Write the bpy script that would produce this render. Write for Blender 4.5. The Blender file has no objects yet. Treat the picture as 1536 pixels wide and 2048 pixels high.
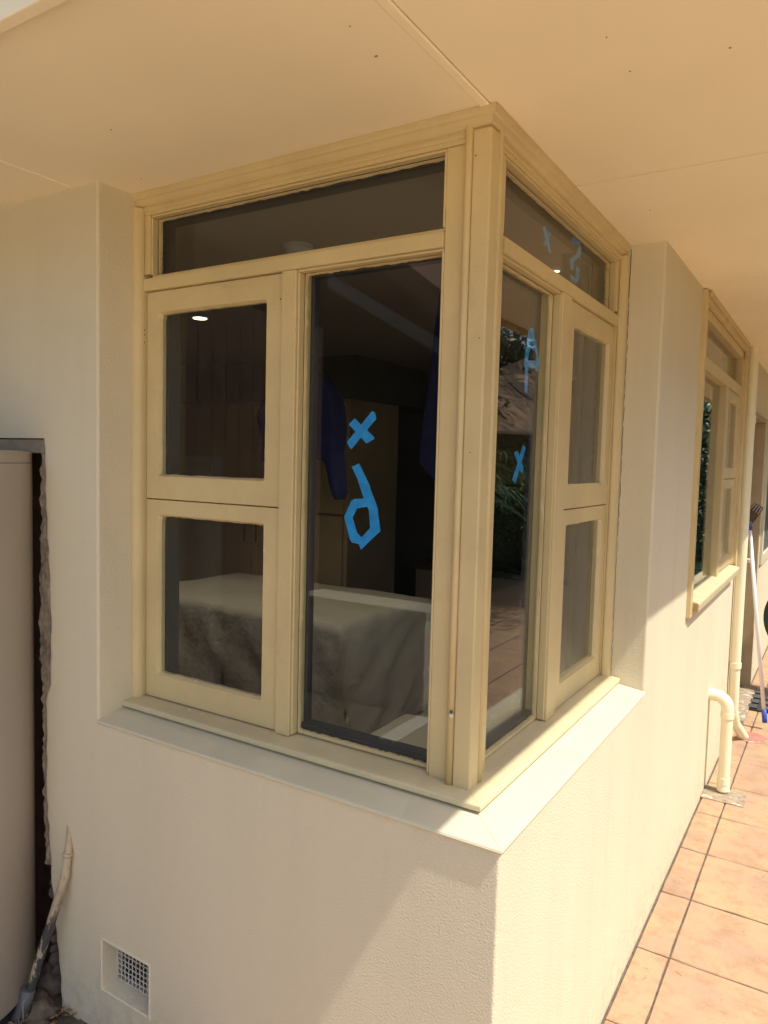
import bpy, bmesh, math, random
import numpy as np
from mathutils import Vector, Matrix
random.seed(7); rng = np.random.default_rng(7)
scene = bpy.context.scene
col = scene.collection

# ------------------------------------------------------------------ camera, world, sun
F_PX = 1469.8646585112244
R = ((0.84775889, 0.52976348, 0.02560301),
     (0.05794318, -0.04452418, -0.99732652),
     (-0.52720721, 0.84697595, -0.06844196))
CAM = Vector((0.53635832, -1.33130504, 1.70147234))
cd = bpy.data.cameras.new('camera'); cam = bpy.data.objects.new('camera', cd); col.objects.link(cam)
m = Matrix(((R[0][0], -R[1][0], -R[2][0], CAM[0]), (R[0][1], -R[1][1], -R[2][1], CAM[1]),
            (R[0][2], -R[1][2], -R[2][2], CAM[2]), (0, 0, 0, 1)))
cam.matrix_world = m
cd.sensor_fit = 'VERTICAL'; cd.sensor_height = 36; cd.sensor_width = 27
cd.lens = 36 * F_PX / 2048
cd.clip_start = 0.02; cd.clip_end = 500
scene.camera = cam
SUN = Vector((1.0, -0.12, 1.86)).normalized()
w = bpy.data.worlds.new('World'); scene.world = w; w.use_nodes = True
nt = w.node_tree; nt.nodes.clear()
sky = nt.nodes.new('ShaderNodeTexSky'); sky.sky_type = 'NISHITA'; sky.sun_disc = False
sky.sun_elevation = math.asin(SUN.z); sky.sun_rotation = math.atan2(SUN.x, SUN.y)
sky.air_density = 1.0; sky.dust_density = 2.5; sky.ozone_density = 0.6
bg = nt.nodes.new('ShaderNodeBackground'); bg.inputs[1].default_value = 0.085
wo = nt.nodes.new('ShaderNodeOutputWorld')
nt.links.new(sky.outputs[0], bg.inputs[0]); nt.links.new(bg.outputs[0], wo.inputs[0])
sl = bpy.data.lights.new('sun', 'SUN'); sl.energy = 2.0; sl.angle = math.radians(0.6); sl.color = (1.0, 0.94, 0.83)
so = bpy.data.objects.new('sun', sl); col.objects.link(so)
so.rotation_euler = SUN.to_track_quat('Z', 'Y').to_euler(); so.location = (6, -2, 9)
scene.view_settings.view_transform = 'Standard'; scene.view_settings.look = 'None'
scene.view_settings.exposure = 1.52; scene.view_settings.gamma = 1.0
scene.view_settings.use_curve_mapping = False
scene.cycles.max_bounces = 14; scene.cycles.diffuse_bounces = 8; scene.cycles.glossy_bounces = 6
scene.cycles.transparent_max_bounces = 24; scene.cycles.use_denoising = True
scene.cycles.caustics_reflective = False; scene.cycles.caustics_refractive = False

# ------------------------------------------------------------------ pixel helpers (measuring only)
def ray(u, v):
    a = (u - 768) / F_PX; b = (v - 1024) / F_PX
    return Vector((R[0][0]*a + R[1][0]*b + R[2][0], R[0][1]*a + R[1][1]*b + R[2][1], R[0][2]*a + R[1][2]*b + R[2][2]))
def on(u, v, ax, val):
    r = ray(u, v); return CAM + r * ((val - CAM[ax]) / r[ax])

# ------------------------------------------------------------------ materials
MATS = {}
def nodes_of(name):
    mt = bpy.data.materials.new(name); mt.use_nodes = True
    n = mt.node_tree; b = n.nodes['Principled BSDF']; MATS[name] = mt
    return mt, n, b
def link(n, a, b): n.links.new(a, b)
def noise(n, scale, detail=3, rough=0.55, vec=None, stretch=None):
    t = n.nodes.new('ShaderNodeTexNoise'); t.inputs['Scale'].default_value = scale
    t.inputs['Detail'].default_value = detail; t.inputs['Roughness'].default_value = rough
    g = n.nodes.new('ShaderNodeNewGeometry'); src = g.outputs['Position']
    if stretch:
        mp = n.nodes.new('ShaderNodeMapping'); mp.inputs['Scale'].default_value = stretch
        link(n, src, mp.inputs[0]); src = mp.outputs[0]
    link(n, src, t.inputs['Vector']); return t
def ramp(n, fac, a, b, ca=(0, 0, 0, 1), cb=(1, 1, 1, 1)):
    r = n.nodes.new('ShaderNodeValToRGB'); r.color_ramp.elements[0].position = a; r.color_ramp.elements[1].position = b
    r.color_ramp.elements[0].color = ca; r.color_ramp.elements[1].color = cb
    link(n, fac, r.inputs[0]); return r.outputs[0]
def mixc(n, fac, a, b):
    mx = n.nodes.new('ShaderNodeMix'); mx.data_type = 'RGBA'
    if isinstance(fac, float): mx.inputs[0].default_value = fac
    else: link(n, fac, mx.inputs[0])
    for i, c in ((6, a), (7, b)):
        if isinstance(c, (tuple, list)): mx.inputs[i].default_value = (*c[:3], 1)
        else: link(n, c, mx.inputs[i])
    return mx.outputs[2]
def bump(n, b, pairs):
    prev = None
    for h, s, d in pairs:
        bp = n.nodes.new('ShaderNodeBump'); bp.inputs['Strength'].default_value = s; bp.inputs['Distance'].default_value = d
        link(n, h, bp.inputs['Height'])
        if prev: link(n, prev, bp.inputs['Normal'])
        prev = bp.outputs[0]
    link(n, prev, b.inputs['Normal'])
def mat(name, c, rough=0.6, var=0.08, vs=6, bumps=((180, 0.15, 0.001),), metal=0.0, dirt=None, spec=0.5, stretch=None):
    mt, n, b = nodes_of(name)
    dark = tuple(x * (1 - var) for x in c); lite = tuple(min(1, x * (1 + var)) for x in c)
    cc = mixc(n, ramp(n, noise(n, vs, 5, stretch=stretch).outputs[0], 0.3, 0.7), dark, lite)
    if dirt:
        cc = mixc(n, ramp(n, noise(n, dirt[0], 8, 0.7).outputs[0], dirt[1], dirt[1] + 0.03), cc, dirt[2])
    link(n, cc, b.inputs['Base Color']); b.inputs['Roughness'].default_value = rough
    b.inputs['Metallic'].default_value = metal; b.inputs['Specular IOR Level'].default_value = spec
    if bumps: bump(n, b, [(noise(n, s, 3).outputs[0], st, d) for s, st, d in bumps])
    return mt

M_RENDER = mat('cream_render', (0.705, 0.63, 0.46), 0.75, 0.05, 1.6, ((200, 0.6, 0.004), (45, 0.15, 0.003), (5, 0.18, 0.010)), dirt=(90, 0.735, (0.34, 0.27, 0.18)), stretch=(1, 1, 0.15))
def streaks(mt):
    n = mt.node_tree; b = n.nodes['Principled BSDF']; src = b.inputs['Base Color'].links[0].from_socket
    a = noise(n, 14, 6, 0.7, stretch=(1, 1, 0.05)); c = noise(n, 1.3, 3, 0.5)
    m1 = n.nodes.new('ShaderNodeMath'); m1.operation = 'MULTIPLY'
    link(n, ramp(n, a.outputs[0], 0.50, 0.72), m1.inputs[0]); link(n, ramp(n, c.outputs[0], 0.42, 0.62), m1.inputs[1])
    m2 = n.nodes.new('ShaderNodeMath'); m2.operation = 'MULTIPLY'; m2.inputs[1].default_value = 0.13; link(n, m1.outputs[0], m2.inputs[0])
    g1 = mixc(n, m2.outputs[0], src, (0.42, 0.36, 0.29))
    # scuffs and splash dirt, blotchy, near the paving
    g = n.nodes.new('ShaderNodeNewGeometry'); s_ = n.nodes.new('ShaderNodeSeparateXYZ'); link(n, g.outputs['Position'], s_.inputs[0])
    z = ramp(n, s_.outputs[2], 0.02, 0.22, (1, 1, 1, 1), (0, 0, 0, 1)); d_ = noise(n, 22, 8, 0.75)
    m3 = n.nodes.new('ShaderNodeMath'); m3.operation = 'MULTIPLY'; link(n, z, m3.inputs[0]); link(n, ramp(n, d_.outputs[0], 0.45, 0.72), m3.inputs[1])
    link(n, mixc(n, m3.outputs[0], g1, (0.52, 0.42, 0.29)), b.inputs['Base Color'])
streaks(M_RENDER)
M_SOFFIT = mat('soffit_paint', (0.93, 0.82, 0.60), 0.6, 0.03, 2.2, ((60, 0.12, 0.0012), (8, 0.1, 0.002)), dirt=(70, 0.75, (0.4, 0.25, 0.12)))
M_FRAME = mat('tan_gloss_paint', (0.63, 0.50, 0.262), 0.42, 0.07, 5, ((120, 0.2, 0.001), (25, 0.22, 0.0015)), dirt=(60, 0.755, (0.2, 0.13, 0.07)))
def brushed(mt):
    n = mt.node_tree; b = n.nodes['Principled BSDF']; src = b.inputs['Base Color'].links[0].from_socket
    a = noise(n, 55, 5, 0.7, stretch=(1, 1, 0.06)); g1 = noise(n, 11, 8, 0.8)
    m1 = n.nodes.new('ShaderNodeMath'); m1.operation = 'MULTIPLY'; m1.inputs[1].default_value = 0.55
    link(n, ramp(n, g1.outputs[0], 0.54, 0.74), m1.inputs[0])
    c1 = mixc(n, m1.outputs[0], src, (0.50, 0.38, 0.20)); link(n, c1, b.inputs['Base Color'])
    bp = n.nodes.new('ShaderNodeBump'); bp.inputs['Strength'].default_value = 0.3; bp.inputs['Distance'].default_value = 0.0012
    link(n, a.outputs[0], bp.inputs['Height']); link(n, b.inputs['Normal'].links[0].from_socket, bp.inputs['Normal']); link(n, bp.outputs[0], b.inputs['Normal'])
brushed(M_FRAME)
M_BOARD = mat('tan_board_paint', (0.60, 0.52, 0.32), 0.45, 0.06, 9, ((140, 0.3, 0.001), (22, 0.25, 0.0015)), dirt=(55, 0.735, (0.25, 0.19, 0.12)))
M_SILL = mat('cream_sill_paint', (0.62, 0.57, 0.41), 0.6, 0.03, 8, ((150, 0.2, 0.001),), dirt=(75, 0.745, (0.35, 0.3, 0.2)))
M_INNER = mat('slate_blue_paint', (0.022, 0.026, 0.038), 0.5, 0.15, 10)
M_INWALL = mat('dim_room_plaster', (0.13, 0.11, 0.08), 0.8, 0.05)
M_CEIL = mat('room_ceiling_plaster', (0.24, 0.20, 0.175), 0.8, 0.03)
M_CAB = mat('cabinet_laminate', (0.42, 0.31, 0.19), 0.4, 0.08, 4)
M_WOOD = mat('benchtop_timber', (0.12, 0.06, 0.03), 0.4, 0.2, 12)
M_BLACK = mat('black_plastic', (0.02, 0.02, 0.021), 0.4, 0.2)
M_CLOTH = mat('drop_sheet_cloth', (0.55, 0.50, 0.40), 0.95, 0.06, 5, ((300, 0.2, 0.001), (9, 0.7, 0.02)))
M_NAVY = mat('navy_cloth', (0.014, 0.017, 0.085), 0.95, 0.2, 20, ((250, 0.2, 0.001),))
M_TANK = mat('tank_enamel', (0.38, 0.335, 0.28), 0.45, 0.03, 3, ((30, 0.05, 0.001),), dirt=(80, 0.76, (0.2, 0.15, 0.1)))
M_MORTAR = mat('old_mortar', (0.30, 0.25, 0.18), 0.95, 0.35, 14, ((60, 0.9, 0.006), (200, 0.6, 0.003)))
M_NICHE = mat('dark_brick', (0.10, 0.06, 0.045), 0.95, 0.35, 10, ((60, 0.6, 0.004),))
M_PVC = mat('cream_pvc', (0.83, 0.77, 0.55), 0.35, 0.03, 5, ((30, 0.05, 0.001),))
M_CONC = mat('grey_concrete', (0.30, 0.24, 0.17), 0.9, 0.3, 30, ((120, 0.6, 0.002),), dirt=(14, 0.56, (0.55, 0.50, 0.43)))
M_GROUT = mat('dark_grout', (0.12, 0.095, 0.07), 0.95, 0.3, 40, ((200, 0.5, 0.002),))
M_SOIL = mat('brown_soil', (0.10, 0.075, 0.05), 0.95, 0.4, 10, ((40, 0.8, 0.01),))
M_SLAB = mat('bounce_slab_concrete', (0.78, 0.66, 0.49), 0.85, 0.1, 3, ((90, 0.3, 0.002),))
M_GRASS = mat('lawn_green', (0.06, 0.10, 0.025), 0.9, 0.4, 12, ((80, 0.8, 0.02),))
M_LEAF = mat('leaf_green', (0.075, 0.12, 0.035), 0.5, 0.55, 3, ())
M_LEAFB = mat('palm_green', (0.10, 0.17, 0.07), 0.4, 0.4, 5, ())
M_BARK = mat('bark_brown', (0.13, 0.09, 0.06), 0.9, 0.4, 20, ((50, 0.7, 0.01),))
M_SAIL = mat('tan_sail_cloth', (0.50, 0.31, 0.17), 0.85, 0.06, 4, ((200, 0.3, 0.001),))
M_METAL = mat('galvanised_wire', (0.66, 0.63, 0.56), 0.5, 0.1, 40, metal=0.1)
M_WHITE = mat('white_pole_paint', (0.74, 0.74, 0.76), 0.4, 0.05)
M_BLUE = mat('blue_rubber', (0.03, 0.07, 0.36), 0.5, 0.1)
M_DOOR = mat('tan_door_frame', (0.42, 0.33, 0.20), 0.5, 0.08, 7)
M_PINK = mat('red_oxide_paint', (0.60, 0.15, 0.12), 0.8, 0.12, 25, ((150, 0.4, 0.002),), dirt=(16, 0.62, (0.7, 0.6, 0.5)))
M_HOSE = mat('dark_green_plastic', (0.008, 0.035, 0.03), 0.3, 0.2)
M_ROOF = mat('brown_roof_tile', (0.22, 0.12, 0.08), 0.8, 0.15, 10)
M_BRUSH = mat('brown_bristle', (0.09, 0.065, 0.05), 0.9, 0.4, 60, ((150, 0.7, 0.002),))
M_TAPE = mat('blue_masking_tape', (0.03, 0.36, 1.0), 0.7, 0.22, 45, ((140, 0.7, 0.0015), (500, 0.4, 0.0006)))
M_STEEL = mat('grey_fixture_plastic', (0.35, 0.35, 0.36), 0.5, 0.05)
# peeling paint pipe
def peel():
    mt, n, b = nodes_of('peeling_painted_conduit')
    f = ramp(n, noise(n, 26, 8, 0.7, stretch=(1, 1, 0.5)).outputs[0], 0.50, 0.53)
    g = n.nodes.new('ShaderNodeNewGeometry'); s = n.nodes.new('ShaderNodeSeparateXYZ'); link(n, g.outputs['Position'], s.inputs[0])
    mr = n.nodes.new('ShaderNodeMapRange'); mr.inputs[1].default_value = 0.30; mr.inputs[2].default_value = 0.43
    link(n, s.outputs[2], mr.inputs[0])
    mx = n.nodes.new('ShaderNodeMath'); mx.operation = 'MAXIMUM'; link(n, mr.outputs[0], mx.inputs[0])
    sub = n.nodes.new('ShaderNodeMath'); sub.operation = 'MULTIPLY'; sub.inputs[1].default_value = 0.75; link(n, f, sub.inputs[0])
    link(n, sub.outputs[0], mx.inputs[1])
    cc = mixc(n, mx.outputs[0], (0.05, 0.048, 0.05), (0.52, 0.42, 0.28))
    link(n, cc, b.inputs['Base Color']); b.inputs['Roughness'].default_value = 0.7
    bump(n, b, [(f, 0.7, 0.002)]); return mt
M_PEEL = peel()
# terracotta paving: colour differs from tile to tile by its place in the grid
TX0, TY0, TS = 0.118, 1.300, 0.4115
def tilemat():
    mt, n, b = nodes_of('terracotta_tile')
    g = n.nodes.new('ShaderNodeNewGeometry'); s = n.nodes.new('ShaderNodeSeparateXYZ'); link(n, g.outputs['Position'], s.inputs[0])
    def cell(out, off):
        a = n.nodes.new('ShaderNodeMath'); a.operation = 'SUBTRACT'; a.inputs[1].default_value = off; link(n, out, a.inputs[0])
        d = n.nodes.new('ShaderNodeMath'); d.operation = 'DIVIDE'; d.inputs[1].default_value = TS; link(n, a.outputs[0], d.inputs[0])
        f = n.nodes.new('ShaderNodeMath'); f.operation = 'FLOOR'; link(n, d.outputs[0], f.inputs[0]); return f.outputs[0]
    cx, cy = cell(s.outputs[0], TX0), cell(s.outputs[1], TY0)
    cb = n.nodes.new('ShaderNodeCombineXYZ'); link(n, cx, cb.inputs[0]); link(n, cy, cb.inputs[1])
    wn = n.nodes.new('ShaderNodeTexWhiteNoise'); link(n, cb.outputs[0], wn.inputs[0])
    base = mixc(n, wn.outputs[0], (0.40, 0.262, 0.175), (0.31, 0.205, 0.155))
    p = mixc(n, ramp(n, noise(n, 3.2, 5, 0.6).outputs[0], 0.35, 0.65), base, (0.44, 0.30, 0.17))
    p = mixc(n, ramp(n, noise(n, 9, 8, 0.75).outputs[0], 0.48, 0.70), p, (0.31, 0.18, 0.10))
    p = mixc(n, ramp(n, noise(n, 85, 6, 0.8).outputs[0], 0.58, 0.70), p, (0.24, 0.135, 0.08))
    # fine cleft lines
    v = noise(n, 5.5, 2, 0.5); v.inputs['Distortion'].default_value = 1.5
    ab = n.nodes.new('ShaderNodeMath'); ab.operation = 'SUBTRACT'; ab.inputs[1].default_value = 0.5; link(n, v.outputs[0], ab.inputs[0])
    a2 = n.nodes.new('ShaderNodeMath'); a2.operation = 'ABSOLUTE'; link(n, ab.outputs[0], a2.inputs[0])
    ln = ramp(n, a2.outputs[0], 0.0, 0.006, (1, 1, 1, 1), (0, 0, 0, 1))
    gate = ramp(n, noise(n, 7, 2).outputs[0], 0.56, 0.6)
    mm = n.nodes.new('ShaderNodeMath'); mm.operation = 'MULTIPLY'; link(n, ln, mm.inputs[0]); link(n, gate, mm.inputs[1])
    p = mixc(n, mm.outputs[0], p, (0.26, 0.15, 0.09))
    link(n, p, b.inputs['Base Color']); b.inputs['Roughness'].default_value = 0.72; b.inputs['Specular IOR Level'].default_value = 0.35
    inv = n.nodes.new('ShaderNodeMath'); inv.operation = 'SUBTRACT'; inv.inputs[0].default_value = 1; link(n, mm.outputs[0], inv.inputs[1])
    bump(n, b, [(noise(n, 130, 4, 0.7).outputs[0], 0.35, 0.002), (noise(n, 12, 5).outputs[0], 0.35, 0.004), (inv.outputs[0], 0.5, 0.002)])
    return mt
M_TILE = tilemat()
def glassmat():
    mt = bpy.data.materials.new('window_glass'); mt.use_nodes = True; n = mt.node_tree; n.nodes.clear()
    g = n.nodes.new('ShaderNodeNewGeometry')
    dp = n.nodes.new('ShaderNodeVectorMath'); dp.operation = 'DOT_PRODUCT'
    link(n, g.outputs['Normal'], dp.inputs[0]); link(n, g.outputs['Incoming'], dp.inputs[1])
    a = n.nodes.new('ShaderNodeMath'); a.operation = 'ABSOLUTE'; link(n, dp.outputs['Value'], a.inputs[0])
    o = n.nodes.new('ShaderNodeMath'); o.operation = 'SUBTRACT'; o.inputs[0].default_value = 1; link(n, a.outputs[0], o.inputs[1])
    p = n.nodes.new('ShaderNodeMath'); p.operation = 'POWER'; p.inputs[1].default_value = 5; link(n, o.outputs[0], p.inputs[0])
    q = n.nodes.new('ShaderNodeMath'); q.operation = 'MULTIPLY_ADD'; q.inputs[1].default_value = 0.955; q.inputs[2].default_value = 0.045
    link(n, p.outputs[0], q.inputs[0])
    t = n.nodes.new('ShaderNodeBsdfTransparent'); t.inputs[0].default_value = (0.93, 0.95, 0.94, 1)
    gl = n.nodes.new('ShaderNodeBsdfGlossy'); gl.inputs['Roughness'].default_value = 0.004
    mx = n.nodes.new('ShaderNodeMixShader'); link(n, q.outputs[0], mx.inputs[0]); link(n, t.outputs[0], mx.inputs[1]); link(n, gl.outputs[0], mx.inputs[2])
    ou = n.nodes.new('ShaderNodeOutputMaterial'); link(n, mx.outputs[0], ou.inputs[0]); return mt
M_GLASS = glassmat()
def emit(name, c, s):
    mt, n, b = nodes_of(name); b.inputs['Base Color'].default_value = (*c, 1)
    b.inputs['Emission Color'].default_value = (*c, 1); b.inputs['Emission Strength'].default_value = s; return mt
M_CHIPD = mat('bare_dark_timber', (0.10, 0.075, 0.06), 0.9, 0.3, 200)
M_RUBB = mat('grey_black_rubber', (0.07, 0.07, 0.072), 0.6, 0.2)
M_BARK2 = mat('weathered_end_grain', (0.42, 0.28, 0.14), 0.9, 0.35, 60, ((120, 0.6, 0.002),))
M_DKPIPE = mat('dark_grey_conduit', (0.10, 0.10, 0.11), 0.6, 0.15, 30)
M_STONE = mat('dark_brown_stone', (0.13, 0.10, 0.075), 0.95, 0.4, 25, ((60, 0.8, 0.006),))
M_LAMP = emit('lit_downlight', (1.0, 0.88, 0.55), 2.5)

# ------------------------------------------------------------------ object helpers
def finish(name, me, mt, parent=None, smooth=False):
    me.materials.append(mt)
    if smooth:
        for p in me.polygons: p.use_smooth = True
    o = bpy.data.objects.new(name, me); col.objects.link(o)
    if parent: o.parent = parent
    return o
def from_bm(name, bm, mt, parent=None, smooth=False, bevel=0, seg=2):
    bmesh.ops.remove_doubles(bm, verts=bm.verts, dist=1e-6)
    if bevel:
        es = [e for e in bm.edges if len(e.link_faces) == 2 and e.calc_face_angle(0) > 0.5]
        bmesh.ops.bevel(bm, geom=es, offset=bevel, segments=seg, affect='EDGES', profile=0.5)
    bmesh.ops.recalc_face_normals(bm, faces=bm.faces)
    me = bpy.data.meshes.new(name); bm.to_mesh(me); bm.free()
    return finish(name, me, mt, parent, smooth)
def bbox(bm, x, y, z, fn=None):
    vs = [bm.verts.new(fn(a, b, c) if fn else (a, b, c)) for c in z for b in y for a in x]
    for f in ((0, 1, 3, 2), (4, 6, 7, 5), (0, 4, 5, 1), (2, 3, 7, 6), (0, 2, 6, 4), (1, 5, 7, 3)):
        bm.faces.new([vs[i] for i in f])
def box(name, x, y, z, mt, parent=None, bevel=0.0, fn=None):
    bm = bmesh.new(); bbox(bm, x, y, z, fn); return from_bm(name, bm, mt, parent, bevel=bevel)
def boxes(name, lst, mt, parent=None, bevel=0.0, fn=None):
    bm = bmesh.new()
    for b in lst:
        bbox(bm, *b, fn)
    es = []
    if bevel:
        es = [e for e in bm.edges]
        bmesh.ops.bevel(bm, geom=es, offset=bevel, segments=1, affect='EDGES')
    bmesh.ops.recalc_face_normals(bm, faces=bm.faces)
    me = bpy.data.meshes.new(name); bm.to_mesh(me); bm.free(); return finish(name, me, mt, parent)
def tube_bm(bm, pts, r, n=16, cap=True):
    pts = [Vector(p) for p in pts]; rs = r if isinstance(r, (list, tuple)) else [r] * len(pts)
    rings = []; up = None
    for i, p in enumerate(pts):
        t = (pts[min(i + 1, len(pts) - 1)] - pts[max(i - 1, 0)]).normalized()
        if up is None: up = t.orthogonal().normalized()
        up = (up - t * up.dot(t)).normalized(); sd = t.cross(up)
        rings.append([bm.verts.new(p + (up * math.cos(a) + sd * math.sin(a)) * rs[i]) for a in [2 * math.pi * k / n for k in range(n)]])
    for a, b in zip(rings, rings[1:]):
        for k in range(n): bm.faces.new((a[k], a[(k + 1) % n], b[(k + 1) % n], b[k]))
    if cap:
        bm.faces.new(list(reversed(rings[0]))); bm.faces.new(rings[-1])
def tube(name, pts, r, mt, parent=None, n=16, smooth=True):
    bm = bmesh.new(); tube_bm(bm, pts, r, n); o = from_bm(name, bm, mt, parent, smooth)
    if n >= 20: md = o.modifiers.new('edge', 'EDGE_SPLIT'); md.split_angle = math.radians(30)
    for p in o.data.polygons:
        if len(p.vertices) > 4: p.use_smooth = False
    return o
def prism(name, poly, d, mt, parent=None):
    """poly: list of 3D points (planar), extruded by vector d"""
    bm = bmesh.new(); a = [bm.verts.new(p) for p in poly]; b = [bm.verts.new(Vector(p) + Vector(d)) for p in poly]
    bm.faces.new(a); bm.faces.new(list(reversed(b)))
    for i in range(len(a)): bm.faces.new((a[i], b[i], b[(i + 1) % len(a)], a[(i + 1) % len(a)]))
    return from_bm(name, bm, mt, parent)
def empty(name, loc, label, cat, group=None):
    o = bpy.data.objects.new(name, None); col.objects.link(o); o.location = loc; o.empty_display_size = 0.1
    o['label'] = label; o['category'] = cat
    if group: o['group'] = group
    return o
def tag(o, label, cat, group=None):
    o['label'] = label; o['category'] = cat
    if group: o['group'] = group
    return o
def struct(o): o['kind'] = 'structure'; return o
def adopt(root):
    """children were made in world coordinates: keep them there under a moved Empty"""
    bpy.context.view_layer.update()
    for c in col.objects:
        if c.parent == root: c.matrix_parent_inverse = Matrix.Translation(-root.location)

# ------------------------------------------------------------------ THE SETTING: ground, paving
g = box('ground', (-60, 60), (-60, 60), (-0.30, -0.05), M_GRASS); struct(g)
bed = box('paving_bed', (-1.33, 3.30), (-2.62, 9.4), (-0.05, -0.007), M_GROUT); struct(bed)
bedl = box('garden_soil', (-4.2, -1.333), (-2.62, 0.5), (-0.05, -0.015), M_SOIL); struct(bedl)
slab = box('bounce_slab', (3.305, 12), (-12.0, -1.5), (-0.05, -0.004), M_SLAB); struct(slab)  # unseen paving added to bounce warm sunlight back at the house
slab2 = box('bounce_slab', (-1.33, 3.304), (-12.0, -2.625), (-0.05, -0.004), M_SLAB); struct(slab2)  # unseen slab on the front side, kept pale to brighten the shaded walls
pav = bpy.data.objects.new('paving', None); col.objects.link(pav); pav['kind'] = 'structure'
def tile_bm(bm, x0, x1, y0, y1):
    g2 = 0.0032; c = 0.003; zt = rng.normal(0, 0.0007, 4)
    X0, X1, Y0, Y1 = x0 + g2, x1 - g2, y0 + g2, y1 - g2
    nx = 5; pts = []
    def loop(ins, z, jit):
        out = []
        cs = [(X0 + ins, Y0 + ins), (X1 - ins, Y0 + ins), (X1 - ins, Y1 - ins), (X0 + ins, Y1 - ins)]
        for k in range(4):
            a, b2 = cs[k], cs[(k + 1) % 4]
            for t in range(nx):
                f = t / nx; zz = z + (zt[k] * (1 - f) + zt[(k + 1) % 4] * f if z > -0.01 else 0)
                out.append(bm.verts.new((a[0] + (b2[0] - a[0]) * f + rng.normal(0, jit), a[1] + (b2[1] - a[1]) * f + rng.normal(0, jit), zz)))
        return out
    l0 = loop(0, -0.02, 0.0); l1 = loop(0, -c, 0.0008); l2 = loop(c, 0, 0.0006)
    for a, b2 in ((l0, l1), (l1, l2)):
        for k in range(len(a)): bm.faces.new((a[k], a[(k + 1) % len(a)], b2[(k + 1) % len(a)], b2[k]))
    bm.faces.new(l2)
HOLE = (-0.01, 0.205, 2.713, 2.90)
far = bmesh.new(); nt_ = 0
xs = [(0.006, TX0)] + [(TX0 + k * TS, TX0 + (k + 1) * TS) for k in range(7)]
xl = [(-1.33 + k * 0.4115, min(-1.33 + (k + 1) * 0.4115, TX0)) for k in range(4)]
for j in range(-10, 19):
    y0, y1 = TY0 + j * TS, TY0 + (j + 1) * TS
    cols = list(xs)
    if y1 < 0.4: cols = [(TX0 - (k + 1) * TS, TX0 - k * TS) for k in range(3)] + xs[1:]
    if y1 < -0.3: cols = cols
    for (x0, x1) in cols:
        ya, yb = y0, y1
        if x0 < 0 and yb > -0.01: yb = -0.008
        if x0 < 0 and x1 < 0 and yb <= ya + 0.02: continue
        if x1 <= TX0 + 1e-6 and x0 >= 0 and y1 < 0.4: continue
        if yb - ya < 0.03: continue
        near = (x0 < 1.0 and 0.3 < y0 < 6) or (x0 < 0.2 and -1.5 < y0 < 0.5)
        rects = [(x0, x1, ya, yb)]
        if False:
            rects = []
            if x1 > HOLE[1]: rects += [(HOLE[1], x1, ya, yb), (x0, HOLE[1], HOLE[3], yb)] if yb > HOLE[3] else [(HOLE[1], x1, ya, yb)]
            elif yb > HOLE[3]: rects += [(x0, x1, HOLE[3], yb)]
            if ya < HOLE[2]: rects += [(x0, min(x1, HOLE[1]), ya, HOLE[2])]
            rects = [r for r in rects if r[3] - r[2] > 0.02 and r[1] - r[0] > 0.02]
        for r in rects:
            if near:
                bm = bmesh.new(); tile_bm(bm, *r); from_bm('paving_tile', bm, M_TILE, pav); nt_ += 1
            else: tile_bm(far, *r)
o = from_bm('paving_tile', far, M_TILE, pav); o['kind'] = 'stuff'

# ------------------------------------------------------------------ HOUSE
H = 2.45           # soffit height
house = empty('house', (0, 0, 0), 'cream rendered house with tan corner window under a wide flat eave', 'house')
# outer wall below the corner window: L shaped, small rounded arris at the corner
def wall_L(z0, z1):
    bm = bmesh.new(); r = 0.007
    arc = [(-r + r * math.cos(a), r - r * math.sin(a)) for a in [i * math.pi / 2 / 4 for i in range(5)]]
    pl = [(0.0, 1.247)] + arc + [(-0.96, 0), (-0.96, 0.25), (-0.25, 0.25), (-0.25, 1.247)]
    a = [bm.verts.new((x, y, z0)) for x, y in pl]; b = [bm.verts.new((x, y, z1)) for x, y in pl]
    for i in range(len(a)): bm.faces.new((a[i], a[(i + 1) % len(a)], b[(i + 1) % len(a)], b[i]))
    bm.faces.new(a); bm.faces.new(b); return bm
from_bm('wall', wall_L(-0.05, 0.928), M_RENDER, house)['label'] = 'cream rendered lower wall under the corner window, sunlit on its right face'
# piece of the left wall with the air vent opening  x -1.245..-0.96
V0, V1, VZ0, VZ1 = -1.228, -1.025, 0.132, 0.283
boxes('wall', [((-1.245, V0), (0, 0.25), (-0.05, 0.928)), ((V1, -0.96), (0, 0.25), (-0.05, 0.928)),
               ((V0, V1), (0, 0.25), (-0.05, VZ0)), ((V0, V1), (0, 0.25), (VZ1, 0.928))], M_RENDER, house)['label'] = 'cream rendered wall around the air vent'
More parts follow.
